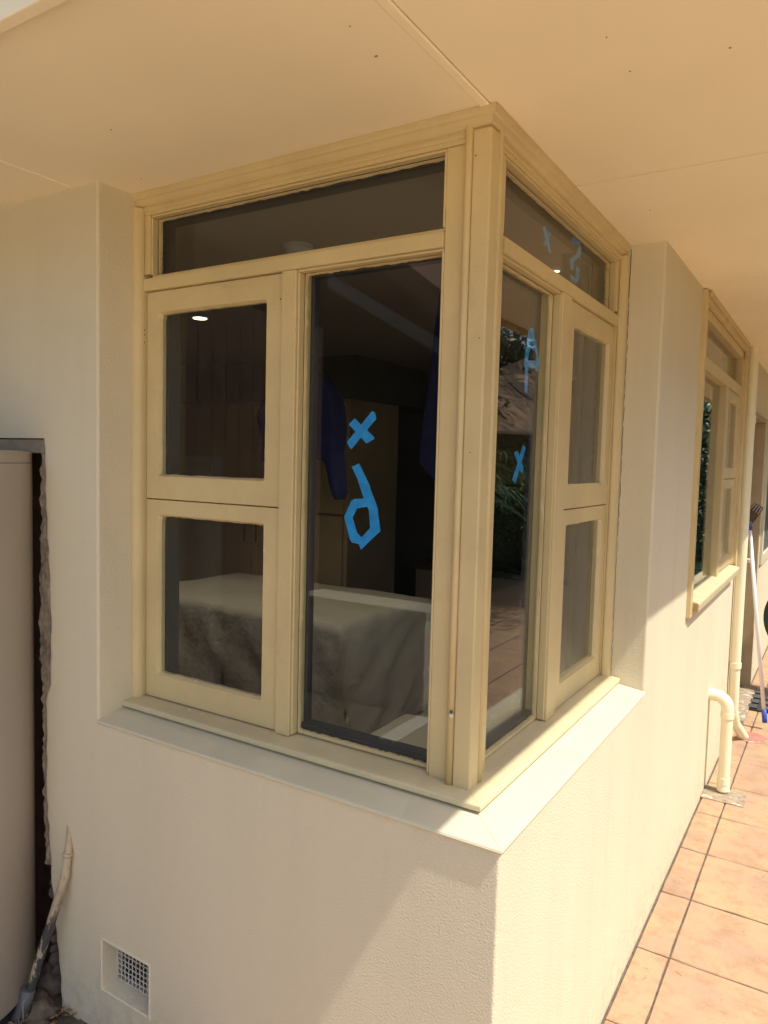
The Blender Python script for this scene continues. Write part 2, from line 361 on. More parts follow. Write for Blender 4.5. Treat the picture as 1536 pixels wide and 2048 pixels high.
# full-height left wall with ragged edge to the heater niche (x < -1.49, z < 1.75)
def ragged_left():
    bm = bmesh.new()
    n = 60; zs = [-0.05 + (1.745 + 0.05) * i / n for i in range(n + 1)]
    key = [(-0.05, -1.425), (0.1, -1.435), (0.36, -1.475), (0.63, -1.500), (0.95, -1.498), (1.0, -1.478), (1.2, -1.474), (1.5, -1.492), (1.745, -1.503)]
    def kx(z):
        for (a, xa), (b, xb) in zip(key, key[1:]):
            if a <= z <= b: return xa + (xb - xa) * (z - a) / (b - a)
        return key[-1][1]
    zs.insert(min(range(len(zs)), key=lambda i: (zs[i] < 0.93, zs[i])), 0.9285)
    e = [kx(z) + random.uniform(-0.0045, 0.0045) for z in zs]
    xr = -1.245
    # arris radius at the window reveal
    prof = [(xr, 0.12), (xr, 0.006), (xr - 0.002, 0.002), (xr - 0.006, 0.0)]
    cols_ = []
    for z, x in zip(zs, e):
        prof = [(xr, 0.12), (xr, 0.006), (xr - 0.002, 0.002), (xr - 0.006, 0.0)] if z > 0.93 else [(xr, 0.12), (xr, 0.006), (xr, 0.002), (xr, 0.0)]
        cols_.append([bm.verts.new((px, py, z)) for px, py in prof] + [bm.verts.new((x + (0.012 if z < 1.7452 else 0), 0, z)), bm.verts.new((x, 0.006 if z < 1.7452 else 0.001, z)), bm.verts.new((x - 0.01 + random.uniform(-.006, .006), 0.03, z)), bm.verts.new((x - 0.012, 0.25, z)), bm.verts.new((xr, 0.25, z))])
    for a, b in zip(cols_, cols_[1:]):
        for k in range(len(a)): bm.faces.new((a[k], a[(k + 1) % len(a)], b[(k + 1) % len(a)], b[k]))
    bm.faces.new(cols_[0]); bm.faces.new(cols_[-1]); return bm
o = from_bm('wall', ragged_left(), M_RENDER, house); o['label'] = 'cream wall beside the water heater, its edge broken and ragged'
prism('wall', [(x_, y_, 1.745) for x_, y_ in ((-4.0, 0), (-1.251, 0), (-1.247, 0.002), (-1.245, 0.006), (-1.245, 0.25), (-4.0, 0.25))], (0, 0, H - 1.745), M_RENDER, house)['label'] = 'shaded cream wall above the water heater'
# niche behind the heater: mortar lip and dark brick
bmn = bmesh.new(); bbox(bmn, (-2.6, -1.49), (0.20, 0.26), (-0.05, 1.745)); from_bm('niche_lining', bmn, M_NICHE, house)
boxes('niche_lining', [((-4.0, -2.6), (0.0, 0.25), (-0.05, 1.745))], M_RENDER, house)
bm = bmesh.new(); NZ, NX = 90, 8; gm = []
for j in range(NZ + 1):
    z = 0.42 + (1.735 - 0.42) * j / NZ; xl_ = -1.541 + 0.006 * math.sin(z * 9) + random.uniform(-.006, .006)
    if z < 0.85: xl_ += (0.85 - z) * 0.06
    gm.append([bm.verts.new((xl_ + (-1.488 - xl_) * i / NX, 0.012 + random.uniform(-.0045, .0045) + (0.02 if i == 0 else 0), z + random.uniform(-.004, .004))) for i in range(NX + 1)])
for j in range(NZ):
    for i in range(NX): bm.faces.new((gm[j][i], gm[j][i + 1], gm[j + 1][i + 1], gm[j + 1][i]))
mo = from_bm('mortar_face', bm, M_MORTAR, house); md = mo.modifiers.new('thickness', 'SOLIDIFY'); md.thickness = 0.03; md.offset = -1
bm = bmesh.new()   # rough mortar lumps
for i in range(12):
    z = 0.02 + i * 0.037; x = -1.50 + random.uniform(-0.008, 0.008)
    s = random.uniform(0.012, 0.024); c = Vector((x, 0.05, z))
    m4 = Matrix.Translation(c) @ Matrix.Diagonal((s * 0.9, 0.035, s * 1.5, 1)) @ Matrix.Rotation(random.random() * 3, 4, 'Y')
    bmesh.ops.create_icosphere(bm, subdivisions=2, radius=1, matrix=m4)
for v in bm.verts: v.co += Vector((random.uniform(-.002, .002), random.uniform(-.002, .002), random.uniform(-.002, .002)))
from_bm('mortar_lip', bm, M_STONE, house, smooth=True)
box('mortar_lip', (-2.6, -1.505), (0.006, 0.06), (1.70, 1.742), M_MORTAR, house, bevel=0.004)
# right wall (plane x = 0) with the openings of the side window and the door
W2A, W2B, W2Z0, W2Z1 = 1.995, 3.55, 1.07, 2.43
DA, DB, DZ = 4.05, 5.03, 2.10
bm = bmesh.new()
r = 0.007
pl = [(0.0, W2A), (0.0, 1.247 + r), (-r * .3, 1.247 + r * .3), (-r, 1.247), (-0.25, 1.247), (-0.25, W2A)]
a = [bm.verts.new((x, y, 0.9285)) for x, y in pl]; b = [bm.verts.new((x, y, H)) for x, y in pl]
for i in range(len(a)): bm.faces.new((a[i], a[(i + 1) % len(a)], b[(i + 1) % len(a)], b[i]))
bm.faces.new(a); bm.faces.new(b)
for y, z in (((1.247, W2A), (-0.05, 0.9285)), ((W2A, W2B), (-0.05, W2Z0)), ((W2A, W2B), (W2Z1, H)), ((W2B, DA), (-0.05, H)), ((DA, DB), (DZ, H)), ((DB, 9.4), (-0.05, H))):
    bbox(bm, (-0.25, 0.0), y, z)
bmesh.ops.recalc_face_normals(bm, faces=bm.faces)
me = bpy.data.meshes.new('wall'); bm.to_mesh(me); bm.free()
finish('wall', me, M_RENDER, house)['label'] = 'long cream side wall running away to the door, upper half in eave shade'
# reveal piece: window opening lower corner is the sill below
# rendered sill, two mitred lengths
def leg(side, u, d, z): return (-u, d, z) if side == 'L' else (-d, u, z)
def sweepleg(name, side, prof, U, mt, parent, end=0.0):
    """profile (d,z) swept from the corner mitre to u = U"""
    bm = bmesh.new(); ng = 1
    a = [bm.verts.new(leg(side, d + end, d, z)) for d, z in prof]; b = [bm.verts.new(leg(side, U, d, z)) for d, z in prof]
    for i in range(len(a)): bm.faces.new((a[i], a[(i + 1) % len(a)], b[(i + 1) % len(a)], b[i]))
    bm.faces.new(a); bm.faces.new(b); return from_bm(name, bm, mt, parent)
sillp = [(-0.004, 0.929), (-0.006, 0.9325), (-0.004, 0.937), (0.0, 0.9385), (0.20, 0.966), (0.20, 0.929)]
for s in 'LR':
    sweepleg('window_sill', s, sillp, 1.245, M_SILL, house, 0.0006)['label'] = 'cream painted sill under the %s side of the corner window' % ('left' if s == 'L' else 'right')
corn = [(0.115, H - .001), (0.1155, 2.441), (0.119, 2.4335), (0.124, 2.431), (0.1255, 2.4275), (0.128, 2.421), (0.133, 2.4165), (0.139, 2.415), (0.139, 2.411), (0.150, 2.411), (0.150, H - .001)]
for s in 'LR': sweepleg('cornice', s, corn, 1.2445, M_FRAME, house, 0.0004)

# ---- corner window -------------------------------------------------
def U(s): return lambda u, d, z: leg(s, u, d, z)
cw = boxes('corner_window', [((1.2, 1.2445), (0.1425, 0.182), (2.226, 2.392)), ((1.2225, 1.2445), (0.1425, 0.182), (0.975, 2.226)),
                             ((0.1945, 1.2445), (0.1415, 0.182), (2.3925, 2.44))], M_FRAME, house, 0.0015, U('L'))
cw['label'] = 'large tan timber corner window wrapping round the house corner, dark panes'
def wbox(name, s, u, d, z, mt=None, bevel=0.0015, parent=None):
    return box(name, u, d, z, mt or M_FRAME, parent or cw, bevel, U(s))
wbox('corner_post', 'L', (0.130, 0.174), (0.130, 0.174), (0.970, 2.4105), bevel=0.004)
wbox('post_core', 'L', (0.1745, 0.205), (0.1745, 0.205), (0.970, 2.4105))
for s in 'LR':
    if s == 'R':
        boxes('outer_frame', [((1.2, 1.2445), (0.1425, 0.182), (2.226, 2.392)), ((1.2225, 1.2445), (0.1425, 0.182), (0.975, 2.226)),
                              ((0.1945, 1.2445), (0.1415, 0.182), (2.3925, 2.44))], M_FRAME, cw, 0.0015, U('R'))
    # quarter bead against the reveal, and a proud strip beside it
    bm = bmesh.new(); n = 7
    pf = [(1.2445, 0.116)] + [(1.2445 - 0.024 * math.sin(t), 0.140 - 0.024 * math.cos(t)) for t in [k * math.pi / 2 / n for k in range(n + 1)]] + [(1.2445, 0.139)]
    a = [bm.verts.new(leg(s, u, d, 0.968)) for u, d in pf[1:]]; b = [bm.verts.new(leg(s, u, d, 2.412)) for u, d in pf[1:]]
    for i in range(len(a)): bm.faces.new((a[i], a[(i + 1) % len(a)], b[(i + 1) % len(a)], b[i]))
    bm.faces.new(a); bm.faces.new(b); from_bm('cover_bead', bm, M_FRAME, cw)
    # stepped strips round the head
    wbox('cover_strip', s, (0.1955, 1.226), (0.1375, 0.1455), (2.402, 2.4115), bevel=0.002)
    wbox('cover_strip', s, (1.2265, 1.235), (0.1365, 0.1455), (0.972, 2.411), bevel=0.002)
    wbox('transom_rail', s, (0.2435, 1.222), (0.1385, 0.205), (2.178, 2.2135), bevel=0.0025)
    wbox('transom_bead', s, (0.2435, 1.199), (0.150, 0.176), (2.214, 2.2225), bevel=0.003)
    uM = (0.657, 0.7045) if s == 'L' else (0.657, 0.733)
    wbox('mullion', s, uM, (0.1405, 0.205), (0.976, 2.1775), bevel=0.0025)
    wbox('stile', s, (0.1945, 0.2430), (0.1455, 0.205), (0.974, 2.392), bevel=0.002)
    bm = bmesh.new(); tube_bm(bm, [leg(s, 0.1842, 0.1365, z) for z in (0.972, 1.7, 2.420, 2.428, 2.433)], [0.0096, 0.0096, 0.0096, 0.008, 0.004], 18)
    from_bm('half_round_bead', bm, M_FRAME, cw, smooth=True)
    # glazing beads round the fixed pane and the transom light
    for (u0, u1, z0, z1) in ((0.2435, 0.6565, 0.980, 2.1775), (0.2435, 1.1995, 2.2225, 2.3920)):
        w_ = 0.0062
        wbox('glazing_bead', s, (u0, u1), (0.1465, 0.168), (z1 - w_, z1), bevel=0.002)
        wbox('glazing_bead', s, (u0, u0 + w_), (0.1465, 0.168), (z0, z1 - w_ - .0005), bevel=0.002)
        wbox('glazing_bead', s, (u1 - w_, u1), (0.1465, 0.168), (z0, z1 - w_ - .0005), bevel=0.002)
def ringloop(u0, u1, z0, z1, n, rad, jit):
    """closed loop of (u,z), n points a side, corners rounded by rad"""
    out = []
    cs = [(u0, z0, 1, 1), (u1, z0, -1, 1), (u1, z1, -1, -1), (u0, z1, 1, -1)]
    for k in range(4):
        a = cs[k]; b = cs[(k + 1) % 4]
        for i in range(n):
            f = i / n; u = a[0] + (b[0] - a[0]) * f; z = a[1] + (b[1] - a[1]) * f
            # round
            for (cu, cz, su, sz) in cs:
                du = (u - cu) * su; dz = (z - cz) * sz
                if du < rad and dz < rad:
                    vx, vz = rad - du, rad - dz; L = math.hypot(vx, vz)
                    if L > rad: u = cu + su * (rad - vx / L * rad); z = cz + sz * (rad - vz / L * rad)
            out.append((u + random.gauss(0, jit), z + random.gauss(0, jit)))
    return out
def sashring(name, s, u0, u1, z0, z1, wl, wr, wt, wb, df, dg, db, mt, parent, putty=0.006, dmap=None, rad=0.006, jit=0.0006, N=26):
    fn = dmap or (lambda u, d, z: leg(s, u, d, z))
    outer = ringloop(u0, u1, z0, z1, N, 0.0005, 0)
    i0 = (u0 + wl, u1 - wr, z0 + wb, z1 - wt)
    inner = ringloop(*i0, N, rad, 0.00015)
    sm = [random.gauss(0, jit) for _ in inner]; sm = [(sm[i - 1] + sm[i] + sm[(i + 1) % len(sm)]) * 0.9 for i in range(len(sm))]
    glass = ringloop(i0[0] + putty, i0[1] - putty, i0[2] + putty, i0[3] - putty, N, rad, jit)
    e = 0.0015
    loops = [[(u, db, z) for u, z in outer], [(u, df + e, z) for u, z in outer],
             [(u, df, z) for u, z in ringloop(u0 + e, u1 - e, z0 + e, z1 - e, N, 0.002, 0)],
             [(u, df, z) for u, z in inner], [(u, df + 0.0015, z) for u, z in ringloop(i0[0] + .001, i0[1] - .001, i0[2] + .001, i0[3] - .001, N, rad, 0.0001)],
             [(u, dg - 0.0005, z) for u, z in glass], [(u, db, z) for u, z in glass]]
    bm = bmesh.new(); V = [[bm.verts.new(fn(*p)) for p in L] for L in loops]
    V.append(V[0])
    for a, b in zip(V, V[1:]):
        for k in range(len(a)): bm.faces.new((a[k], a[(k + 1) % len(a)], b[(k + 1) % len(a)], b[k]))
    return from_bm(name, bm, mt, parent), (i0[0], i0[1], i0[2], i0[3])
def pane(fn, u0, u1, z0, z1, dg, parent):
    e = 0.004
    return box('window_pane', (u0 - e + 0.002, u1 + e - 0.002), (dg, dg + 0.003), (z0 - e + 0.002, z1 + e - 0.002), M_GLASS, parent, 0, fn)
for s in 'LR':
    uS = (0.7065, 1.2205) if s == 'L' else (0.735, 1.2205)
    for (z0, z1, wt, wb) in ((1.5755, 2.1755, 0.059, 0.066), (0.9785, 1.5725, 0.043, 0.070)):
        o, q = sashring('casement_sash', s, uS[0], uS[1], z0, z1, 0.054, 0.048, wt, wb, 0.150, 0.1625, 0.175, M_FRAME, cw)
        pane(U(s), *q, 0.1625, cw)
    # putty / paint edge in front of the fixed glass: ragged line
    sashring('painted_rebate', s, 0.2495, 0.6505, 0.9795, 2.1715, 0.0015, 0.0015, 0.0015, 0.008, 0.1685, 0.1778, 0.181, M_FRAME, cw, putty=0.0015, rad=0.003, jit=0.0008, N=60)
    pane(U(s), 0.2465, 0.6535, 0.985, 2.175, 0.178, cw)
    sashring('painted_rebate', s, 0.2495, 1.1935, 2.2225, 2.386, 0.0015, 0.0015, 0.0015, 0.0015, 0.1685, 0.1778, 0.181, M_FRAME, cw, putty=0.0015, rad=0.003, jit=0.0008, N=60)
    pane(U(s), 0.2465, 1.1965, 2.2225, 2.389, 0.178, cw)
    # dark painted inside lining of the frame
    D0, D1 = 0.2055, 0.230
    wbox('inner_frame', s, (0.650, uM[1] + 0.004), (0.2053, D1), (0.985, 2.170), M_INNER)
    wbox('inner_frame', s, (0.2055, 1.2445), (0.2053, D1), (2.170, 2.222), M_INNER)
    wbox('inner_frame', s, (1.165 if s == 'L' else 1.17, 1.2445), (0.1825, D1), (0.985, 2.1695), M_INNER)
    wbox('inner_frame', s, (1.19, 1.2445), (0.1825, D1), (2.2225, 2.378), M_INNER)
    wbox('inner_frame', s, (0.2055, 1.2445), (0.1825, D1), (2.3785, 2.40), M_INNER)
    wbox('inner_frame', s, (0.2055, 1.2445), (0.1825, D1), (0.94, 1.0), M_INNER)
    wbox('inner_frame', s, (0.2052, 0.245), (0.2056, D1), (1.0005, 2.378), M_INNER)
# timber sill board, mitred
brd = [(0.083, 0.957), (0.0815, 0.960), (0.082, 0.968), (0.085, 0.971), (0.092, 0.9725), (0.20, 0.9775), (0.20, 0.955), (0.12, 0.952)]
for s in 'LR': sweepleg('sill_board', s, brd, 1.2445, M_BOARD, cw, 0.0003)

# cracked joint between the right hand reveal and the frame
bm = bmesh.new(); zc_ = 0.99; L_ = []
while zc_ < 2.445:
    w_ = 0.0019 * (1 if random.random() > .18 else 0.2) * (0.5 if zc_ < 1.5 else 1); o_ = random.uniform(-.0012, .0012)
    L_.append((bm.verts.new((-0.1145 + o_, 1.2464, zc_)), bm.verts.new((-0.1145 + o_ + w_, 1.2464, zc_)))); zc_ += random.uniform(.008, .02)
for a_, b_ in zip(L_, L_[1:]): bm.faces.new((a_[0], a_[1], b_[1], b_[0]))
ck = from_bm('joint_crack', bm, M_BLACK, house); md = ck.modifiers.new('thickness', 'SOLIDIFY'); md.thickness = 0.0004
# chips and nail holes in the paint
def chip(u, v, side, d, r, mt, depth=0.0006, squash=1.0):
    p = on(u, v, 1 if side == 'L' else 0, d if side == 'L' else -d); bm = bmesh.new(); n = 9
    out = Vector((0, -1, 0)) if side == 'L' else Vector((1, 0, 0)); ax = Vector((1, 0, 0)) if side == 'L' else Vector((0, 1, 0))
    k_ = [r * random.uniform(.65, 1.2) for _ in range(n)]
    a = [bm.verts.new(p + ax * math.cos(6.283 * i / n) * k_[i] * squash + Vector((0, 0, math.sin(6.283 * i / n) * k_[i])) + out * depth) for i in range(n)]
    b = [bm.verts.new(v_.co - out * 0.002) for v_ in a]; bm.faces.new(a)
    for i in range(n): bm.faces.new((a[i], a[(i + 1) % n], b[(i + 1) % n], b[i]))
    return from_bm('paint_chip', bm, mt, cw)
M_CHIPW = mat('white_undercoat', (0.78, 0.76, 0.70), 0.8, 0.05, 100)
chip(903, 1432, 'L', 0.1265, 0.0052, M_CHIPW); chip(903, 1424, 'L', 0.1262, 0.0045, M_CHIPD, 0.0009)
for (u, v, sd_, d_, r_) in ((952, 311, 'L', .130, .0022), (958, 676, 'L', .130, .0018), (940, 905, 'L', .130, .0015), (561, 598, 'L', .1405, .0022), (267, 566, 'L', .130, .002), (1031, 318, 'R', .142, .002), (1127, 806, 'R', .150, .003)):
    chip(u, v, sd_, d_, r_, M_CHIPD)
for k in range(7): chip(287 + random.uniform(-2, 2), 655 + k * 5, 'L', 0.1408, 0.003, M_BLACK, 0.0006, 0.5)
for (u, v) in ((392, 1362), (378, 1420), (403, 1428), (528, 1100)): chip(u, v, 'L', 0.150 if v != 1420 and v != 1428 else 0.12, 0.0022, M_CHIPW)

# ---- side window (second window along the right wall) ---------------
sw = boxes('side_window', [((2.03, 2.045), (0.0, 0.09), (1.14, 2.40)), ((3.47, 3.51), (0.0, 0.09), (1.14, 2.40)), ((2.03, 3.51), (0.0, 0.09), (2.355, 2.40)),
                           ((2.045, 3.47), (-0.003, 0.06), (2.138, 2.192)), ((2.867, 2.935), (0.0005, 0.08), (1.14, 2.138))], M_FRAME, house, 0.0015, U('R'))
sw['label'] = 'smaller tan side window further along the sunlit wall, near the downpipe'
box('cover_board', (-0.002, 0.019), (1.985, 2.029), (1.068, 2.447), M_FRAME, sw, 0.002)
box('cover_board', (-0.002, 0.019), (3.511, 3.568), (1.105, 2.447), M_FRAME, sw, 0.002)
box('cover_board', (-0.002, 0.019), (2.0295, 3.5105), (2.402, 2.447), M_FRAME, sw, 0.002)
box('cover_strip', (0.0195, 0.028), (2.03, 3.51), (2.425, 2.448), M_FRAME, sw, 0.002)
for (y0, y1, z0, z1) in ((2.95, 3.468, 1.656, 2.134), (2.95, 3.468, 1.150, 1.652)):
    o, q = sashring('casement_sash', 'R', y0, y1, z0, z1, 0.05, 0.05, 0.05, 0.055, 0.006, 0.018, 0.035, M_FRAME, sw)
    pane(U('R'), *q, 0.018, sw)
pane(U('R'), 2.043, 2.869, 1.15, 2.14, 0.035, sw)
pane(U('R'), 2.043, 3.472, 2.19, 2.357, 0.035, sw)
box('inner_frame', (-0.22, -0.092), (2.79, 2.99), (1.12, 2.40), M_INNER, sw)
boxes('inner_frame', [((-0.26, -0.092), (3.44, 3.55), (1.10, 2.43)), ((-0.26, -0.092), (2.03, 3.44), (2.34, 2.40)), ((-0.26, -0.092), (2.03, 3.44), (1.08, 1.16))], M_INNER, sw)
bm = bmesh.new()
prf = [(-0.09, 1.155), (0.036, 1.131), (0.043, 1.127), (0.045, 1.120), (0.043, 1.094), (0.038, 1.091), (-0.09, 1.091)]
for y0, y1 in ((2.0305, 3.395), (3.398, 3.475)):
    a = [bm.verts.new((x, y0, z)) for x, z in prf]; b = [bm.verts.new((x, y1, z)) for x, z in prf]
    for i in range(len(a)): bm.faces.new((a[i], a[(i + 1) % len(a)], b[(i + 1) % len(a)], b[i]))
    bm.faces.new(a); bm.faces.new(b)
from_bm('sill_board', bm, M_BOARD, sw)
box('sill_end_grain', (0.0195, 0.0415), (2.0285, 2.0302), (1.094, 1.127), M_BARK2, sw)

# ---- door beyond the downpipe ---------------------------------------
dr = boxes('door', [((-0.12, 0.012), (DA, DA + 0.05), (0, 2.07)), ((-0.12, 0.012), (DB - 0.05, DB), (0, 2.07)), ((-0.12, 0.012), (DA, DB), (2.0702, DZ))], M_DOOR, house, 0.002)
dr['label'] = 'tan framed side door recessed in the wall beyond the downpipe'
box('door_leaf', (-0.115, -0.075), (DA + 0.052, DB - 0.052), (0.02, 2.065), M_DOOR, dr, 0.002)
box('door_handle', (-0.075, -0.03), (DB - 0.16, DB - 0.10), (1.0, 1.03), M_METAL, dr, 0.004)
box('door_step', (-0.12, 0.06), (DA, DB), (0.0, 0.02), M_CONC, dr, 0.004)
fw = boxes('window', [((0.0, 0.02), (5.25, 5.33), (0.95, 2.15)), ((0.0, 0.02), (6.5, 6.58), (0.95, 2.15)), ((0.0, 0.02), (5.33, 6.5), (2.07, 2.15)), ((0.0, 0.02), (5.33, 6.5), (0.95, 1.03))], M_SILL, house, 0.002)
fw['label'] = 'white framed window at the far end of the side wall'
box('window_pane', (0.001, 0.006), (5.331, 6.499), (1.031, 2.069), mat('grey_blind', (0.16, 0.17, 0.16), 0.3), fw)

# ---- air vent --------------------------------------------------------
def vring():
    bm = bmesh.new(); V = []
    for (e, y) in ((0.006, -0.0005), (0.004, -0.003), (0.001, -0.003), (-0.002, 0.0), (-0.003, 0.052), (-0.003, 0.06), (0.006, 0.06)):
        V.append([bm.verts.new(p) for p in ((V0 - e, y, VZ0 - e), (V1 + e, y, VZ0 - e), (V1 + e, y, VZ1 + e), (V0 - e, y, VZ1 + e))])
    for a, b in zip(V, V[1:] + V[:1]):
        for k in range(4): bm.faces.new((a[k], a[(k + 1) % 4], b[(k + 1) % 4], b[k]))
    return bm
vent = from_bm('air_vent', vring(), M_RENDER, house); vent['label'] = 'square recessed air vent with wire mesh low on the left wall'
bm = bmesh.new()
nx, nz = 12, 9
for i in range(nx + 1):
    x = V0 + 0.004 + (V1 - V0 - 0.008) * i / nx + random.uniform(-.0004, .0004)
    tube_bm(bm, [(x, 0.053 + (0.0008 if k % 2 else -0.0008), VZ0 + (VZ1 - VZ0) * k / nz) for k in range(nz + 1)], 0.0017, 6, False)
for j in range(nz + 1):
    z = VZ0 + 0.003 + (VZ1 - VZ0 - 0.006) * j / nz
    tube_bm(bm, [(V0 + (V1 - V0) * k / nx, 0.053 + (-0.0008 if k % 2 else 0.0008), z) for k in range(nx + 1)], 0.0017, 6, False)
from_bm('wire_mesh', bm, M_METAL, vent, smooth=True)
box('vent_back', (V0 - .002, V1 + .002), (0.075, 0.085), (VZ0, VZ1), M_BLACK, vent)

# ---- soffit sheets, cover strip, fascia, gutter, roof -----------------
SX, SY = 0.640, -0.563
def sheet(x0, x1, y0, y1):
    return box('soffit_sheet', (x0, x1), (y0, y1), (H, H + 0.012), M_SOFFIT, house, 0.0012)
gp = 0.0030
for (x0, x1) in ((-4.2, -1.362), (-1.358, -0.134)):
    sheet(x0 + gp, x1 - gp, SY, 0.26)
for (y0, y1) in ((SY, 0.65), (0.65, 1.885), (1.885, 3.12), (3.12, 4.36), (4.36, 9.4)):
    sheet(-0.134 + gp, SX, y0 + gp, y1 - gp)
for (u, v, r_) in ((752, 112, .004), (918, 160, .0035), (947, 183, .003), (222, 259, .003), (1260, 142, .002), (1460, 95, .003), (1213, 74, .002), (700, 52, .002), (1300, 420, .0022), (282, 357, .002)):
    q = on(u, v, 2, H); bm = bmesh.new(); n_ = 8
    a = [bm.verts.new((q.x + r_ * math.cos(6.283 * i / n_) * random.uniform(.6, 1.2), q.y + r_ * .6 * math.sin(6.283 * i / n_), H - 0.0012)) for i in range(n_)]
    b = [bm.verts.new((v_.co.x, v_.co.y, H + 0.001)) for v_ in a]; bm.faces.new(a)
    for i in range(n_): bm.faces.new((a[i], a[(i + 1) % n_], b[(i + 1) % n_], b[i]))
    from_bm('nail_head', bm, M_BARK2, house)
def halfround(name, p0, p1, wdt, ht):
    p0, p1 = Vector(p0), Vector(p1); t = (p1 - p0).normalized(); sd = t.cross(Vector((0, 0, 1)))
    prof = [(-wdt / 2, 0), (-wdt / 2, -ht * .6), (-wdt * .35, -ht), (wdt * .35, -ht), (wdt / 2, -ht * .6), (wdt / 2, 0)]
    bm = bmesh.new(); a = [bm.verts.new(p0 + sd * u + Vector((0, 0, z))) for u, z in prof]; b = [bm.verts.new(p1 + sd * u + Vector((0, 0, z))) for u, z in prof]
    for i in range(len(a)): bm.faces.new((a[i], a[(i + 1) % len(a)], b[(i + 1) % len(a)], b[i]))
    bm.faces.new(a); bm.faces.new(b); return from_bm(name, bm, M_SOFFIT, house)
halfround('joint_strip', (-0.143, SY, H + 0.001), (-0.143, 0.116, H + 0.001), 0.022, 0.0045)
for y_ in (0.65, 1.885, 3.12):
    box('joint_bead', (-0.115, SX), (y_ - 0.0028, y_ + 0.0028), (H + 0.004, H + 0.008), M_CHIPD, house)
halfround('joint_strip', (-1.360, SY, H + 0.001), (-1.360, -0.001, H + 0.001), 0.016, 0.003)
box('fascia', (-4.2, 0.665), (-0.590, SY - 0.001), (2.425, 2.62), M_SOFFIT, house, 0.003)
box('fascia', (SX + 0.001, 0.665), (SY, 9.4), (2.42, 2.62), M_FRAME, house, 0.003)
box('gutter', (0.6655, 0.715), (-0.66, 9.4), (2.535, 2.635), M_SILL, house, 0.008)
box('gutter', (-4.2, 0.665), (-0.655, -0.5905), (2.535, 2.635), M_SILL, house, 0.008)
bm = bmesh.new()   # hipped roof slab
pp = [(0.73, -0.67, 2.64), (0.73, 9.5, 2.64), (-4.3, 9.5, 4.6), (-4.3, -0.67, 2.64), (-4.3, 2.0, 4.0)]
v = [bm.verts.new(p) for p in ((0.73, -0.67, 2.64), (0.73, 9.5, 2.64), (-2.6, 9.5, 4.2), (-2.6, 2.6, 4.2), (-4.3, 2.6, 4.2), (-4.3, -0.67, 2.64), (-4.3, 9.5, 4.2))]
bm.faces.new((v[0], v[1], v[2], v[3])); bm.faces.new((v[0], v[3], v[4], v[5])); bm.faces.new((v[3], v[2], v[6], v[4]))
g2 = bmesh.ops.extrude_face_region(bm, geom=bm.faces[:])
for e in g2['geom']:
    if isinstance(e, bmesh.types.BMVert): e.co.z -= 0.012
from_bm('roof', bm, M_ROOF, house)

# ---- room behind the glass -------------------------------------------
RZ = 2.402
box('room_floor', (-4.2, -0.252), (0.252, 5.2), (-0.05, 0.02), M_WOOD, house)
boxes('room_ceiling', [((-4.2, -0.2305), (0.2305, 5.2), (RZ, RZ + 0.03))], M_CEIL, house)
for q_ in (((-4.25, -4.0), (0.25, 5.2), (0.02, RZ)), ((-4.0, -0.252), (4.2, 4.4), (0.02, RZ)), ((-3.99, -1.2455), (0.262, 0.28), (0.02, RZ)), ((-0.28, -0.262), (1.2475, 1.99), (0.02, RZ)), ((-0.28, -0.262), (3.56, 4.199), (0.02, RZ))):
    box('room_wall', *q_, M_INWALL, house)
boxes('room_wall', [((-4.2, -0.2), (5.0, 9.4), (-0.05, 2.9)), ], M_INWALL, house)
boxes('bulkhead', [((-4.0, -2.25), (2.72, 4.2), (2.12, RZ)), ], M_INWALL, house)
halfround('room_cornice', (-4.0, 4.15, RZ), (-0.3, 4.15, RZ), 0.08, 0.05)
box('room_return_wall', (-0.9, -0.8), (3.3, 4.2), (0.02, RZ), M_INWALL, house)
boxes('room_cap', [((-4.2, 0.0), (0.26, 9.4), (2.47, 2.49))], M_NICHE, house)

# interior things
tc = empty('pantry_cupboard', (-3.1, 2.75, 0.02), 'tall dim cupboard with paired curved handles, behind the lower left pane', 'cupboard')
box('carcass', (-3.98, -2.30), (2.76, 3.4), (0.02, 2.118), M_CAB, tc, 0.003)
for k in range(4):
    x0 = -3.96 + k * 0.41
    for z0, z1 in ((0.12, 1.32), (1.335, 2.09)):
        box('cupboard_door', (x0, x0 + 0.40), (2.738, 2.758), (z0, z1), M_CAB, tc, 0.004)
for xh in (-3.20, -3.09):
    for zc in (1.30 - .14, 1.30 + 0.16):
        tube('handle', [(xh + 0.012 * math.sin(t * 3.1), 2.722 - 0.012 * math.sin(t * math.pi), zc - 0.07 + 0.14 * t) for t in [i / 8 for i in range(9)]], 0.006, M_BLACK, tc, 8)
uc = empty('wall_cupboards', (-1.6, 4.2, 1.45), 'dim upper cupboards on the back wall, seen through the tall left pane', 'cupboard')
box('carcass', (-2.24, -0.92), (3.88, 4.198), (1.50, 2.20), M_CAB, uc, 0.003)
for k in range(3): box('cupboard_door', (-2.23 + k * 0.437, -2.23 + k * 0.437 + 0.428), (3.86, 3.878), (1.51, 2.19), M_CAB, uc, 0.004)
for k in range(3): box('handle', (-2.05 + k * 0.437, -1.93 + k * 0.437), (3.84, 3.859), (1.54, 1.555), M_BLACK, uc, 0.003)
bc = empty('kitchen_bench', (-1.6, 3.9, 0.02), 'dark kitchen bench with black hob under the back wall cupboards', 'bench')
box('bench_base', (-2.24, -0.92), (3.62, 4.198), (0.02, 0.88), M_CAB, bc, 0.003)
box('bench_top', (-2.26, -0.91), (3.60, 4.199), (0.8805, 0.92), M_WOOD, bc, 0.003)
box('hob', (-2.0, -1.4), (3.68, 4.1), (0.9205, 0.935), M_BLACK, bc, 0.003)
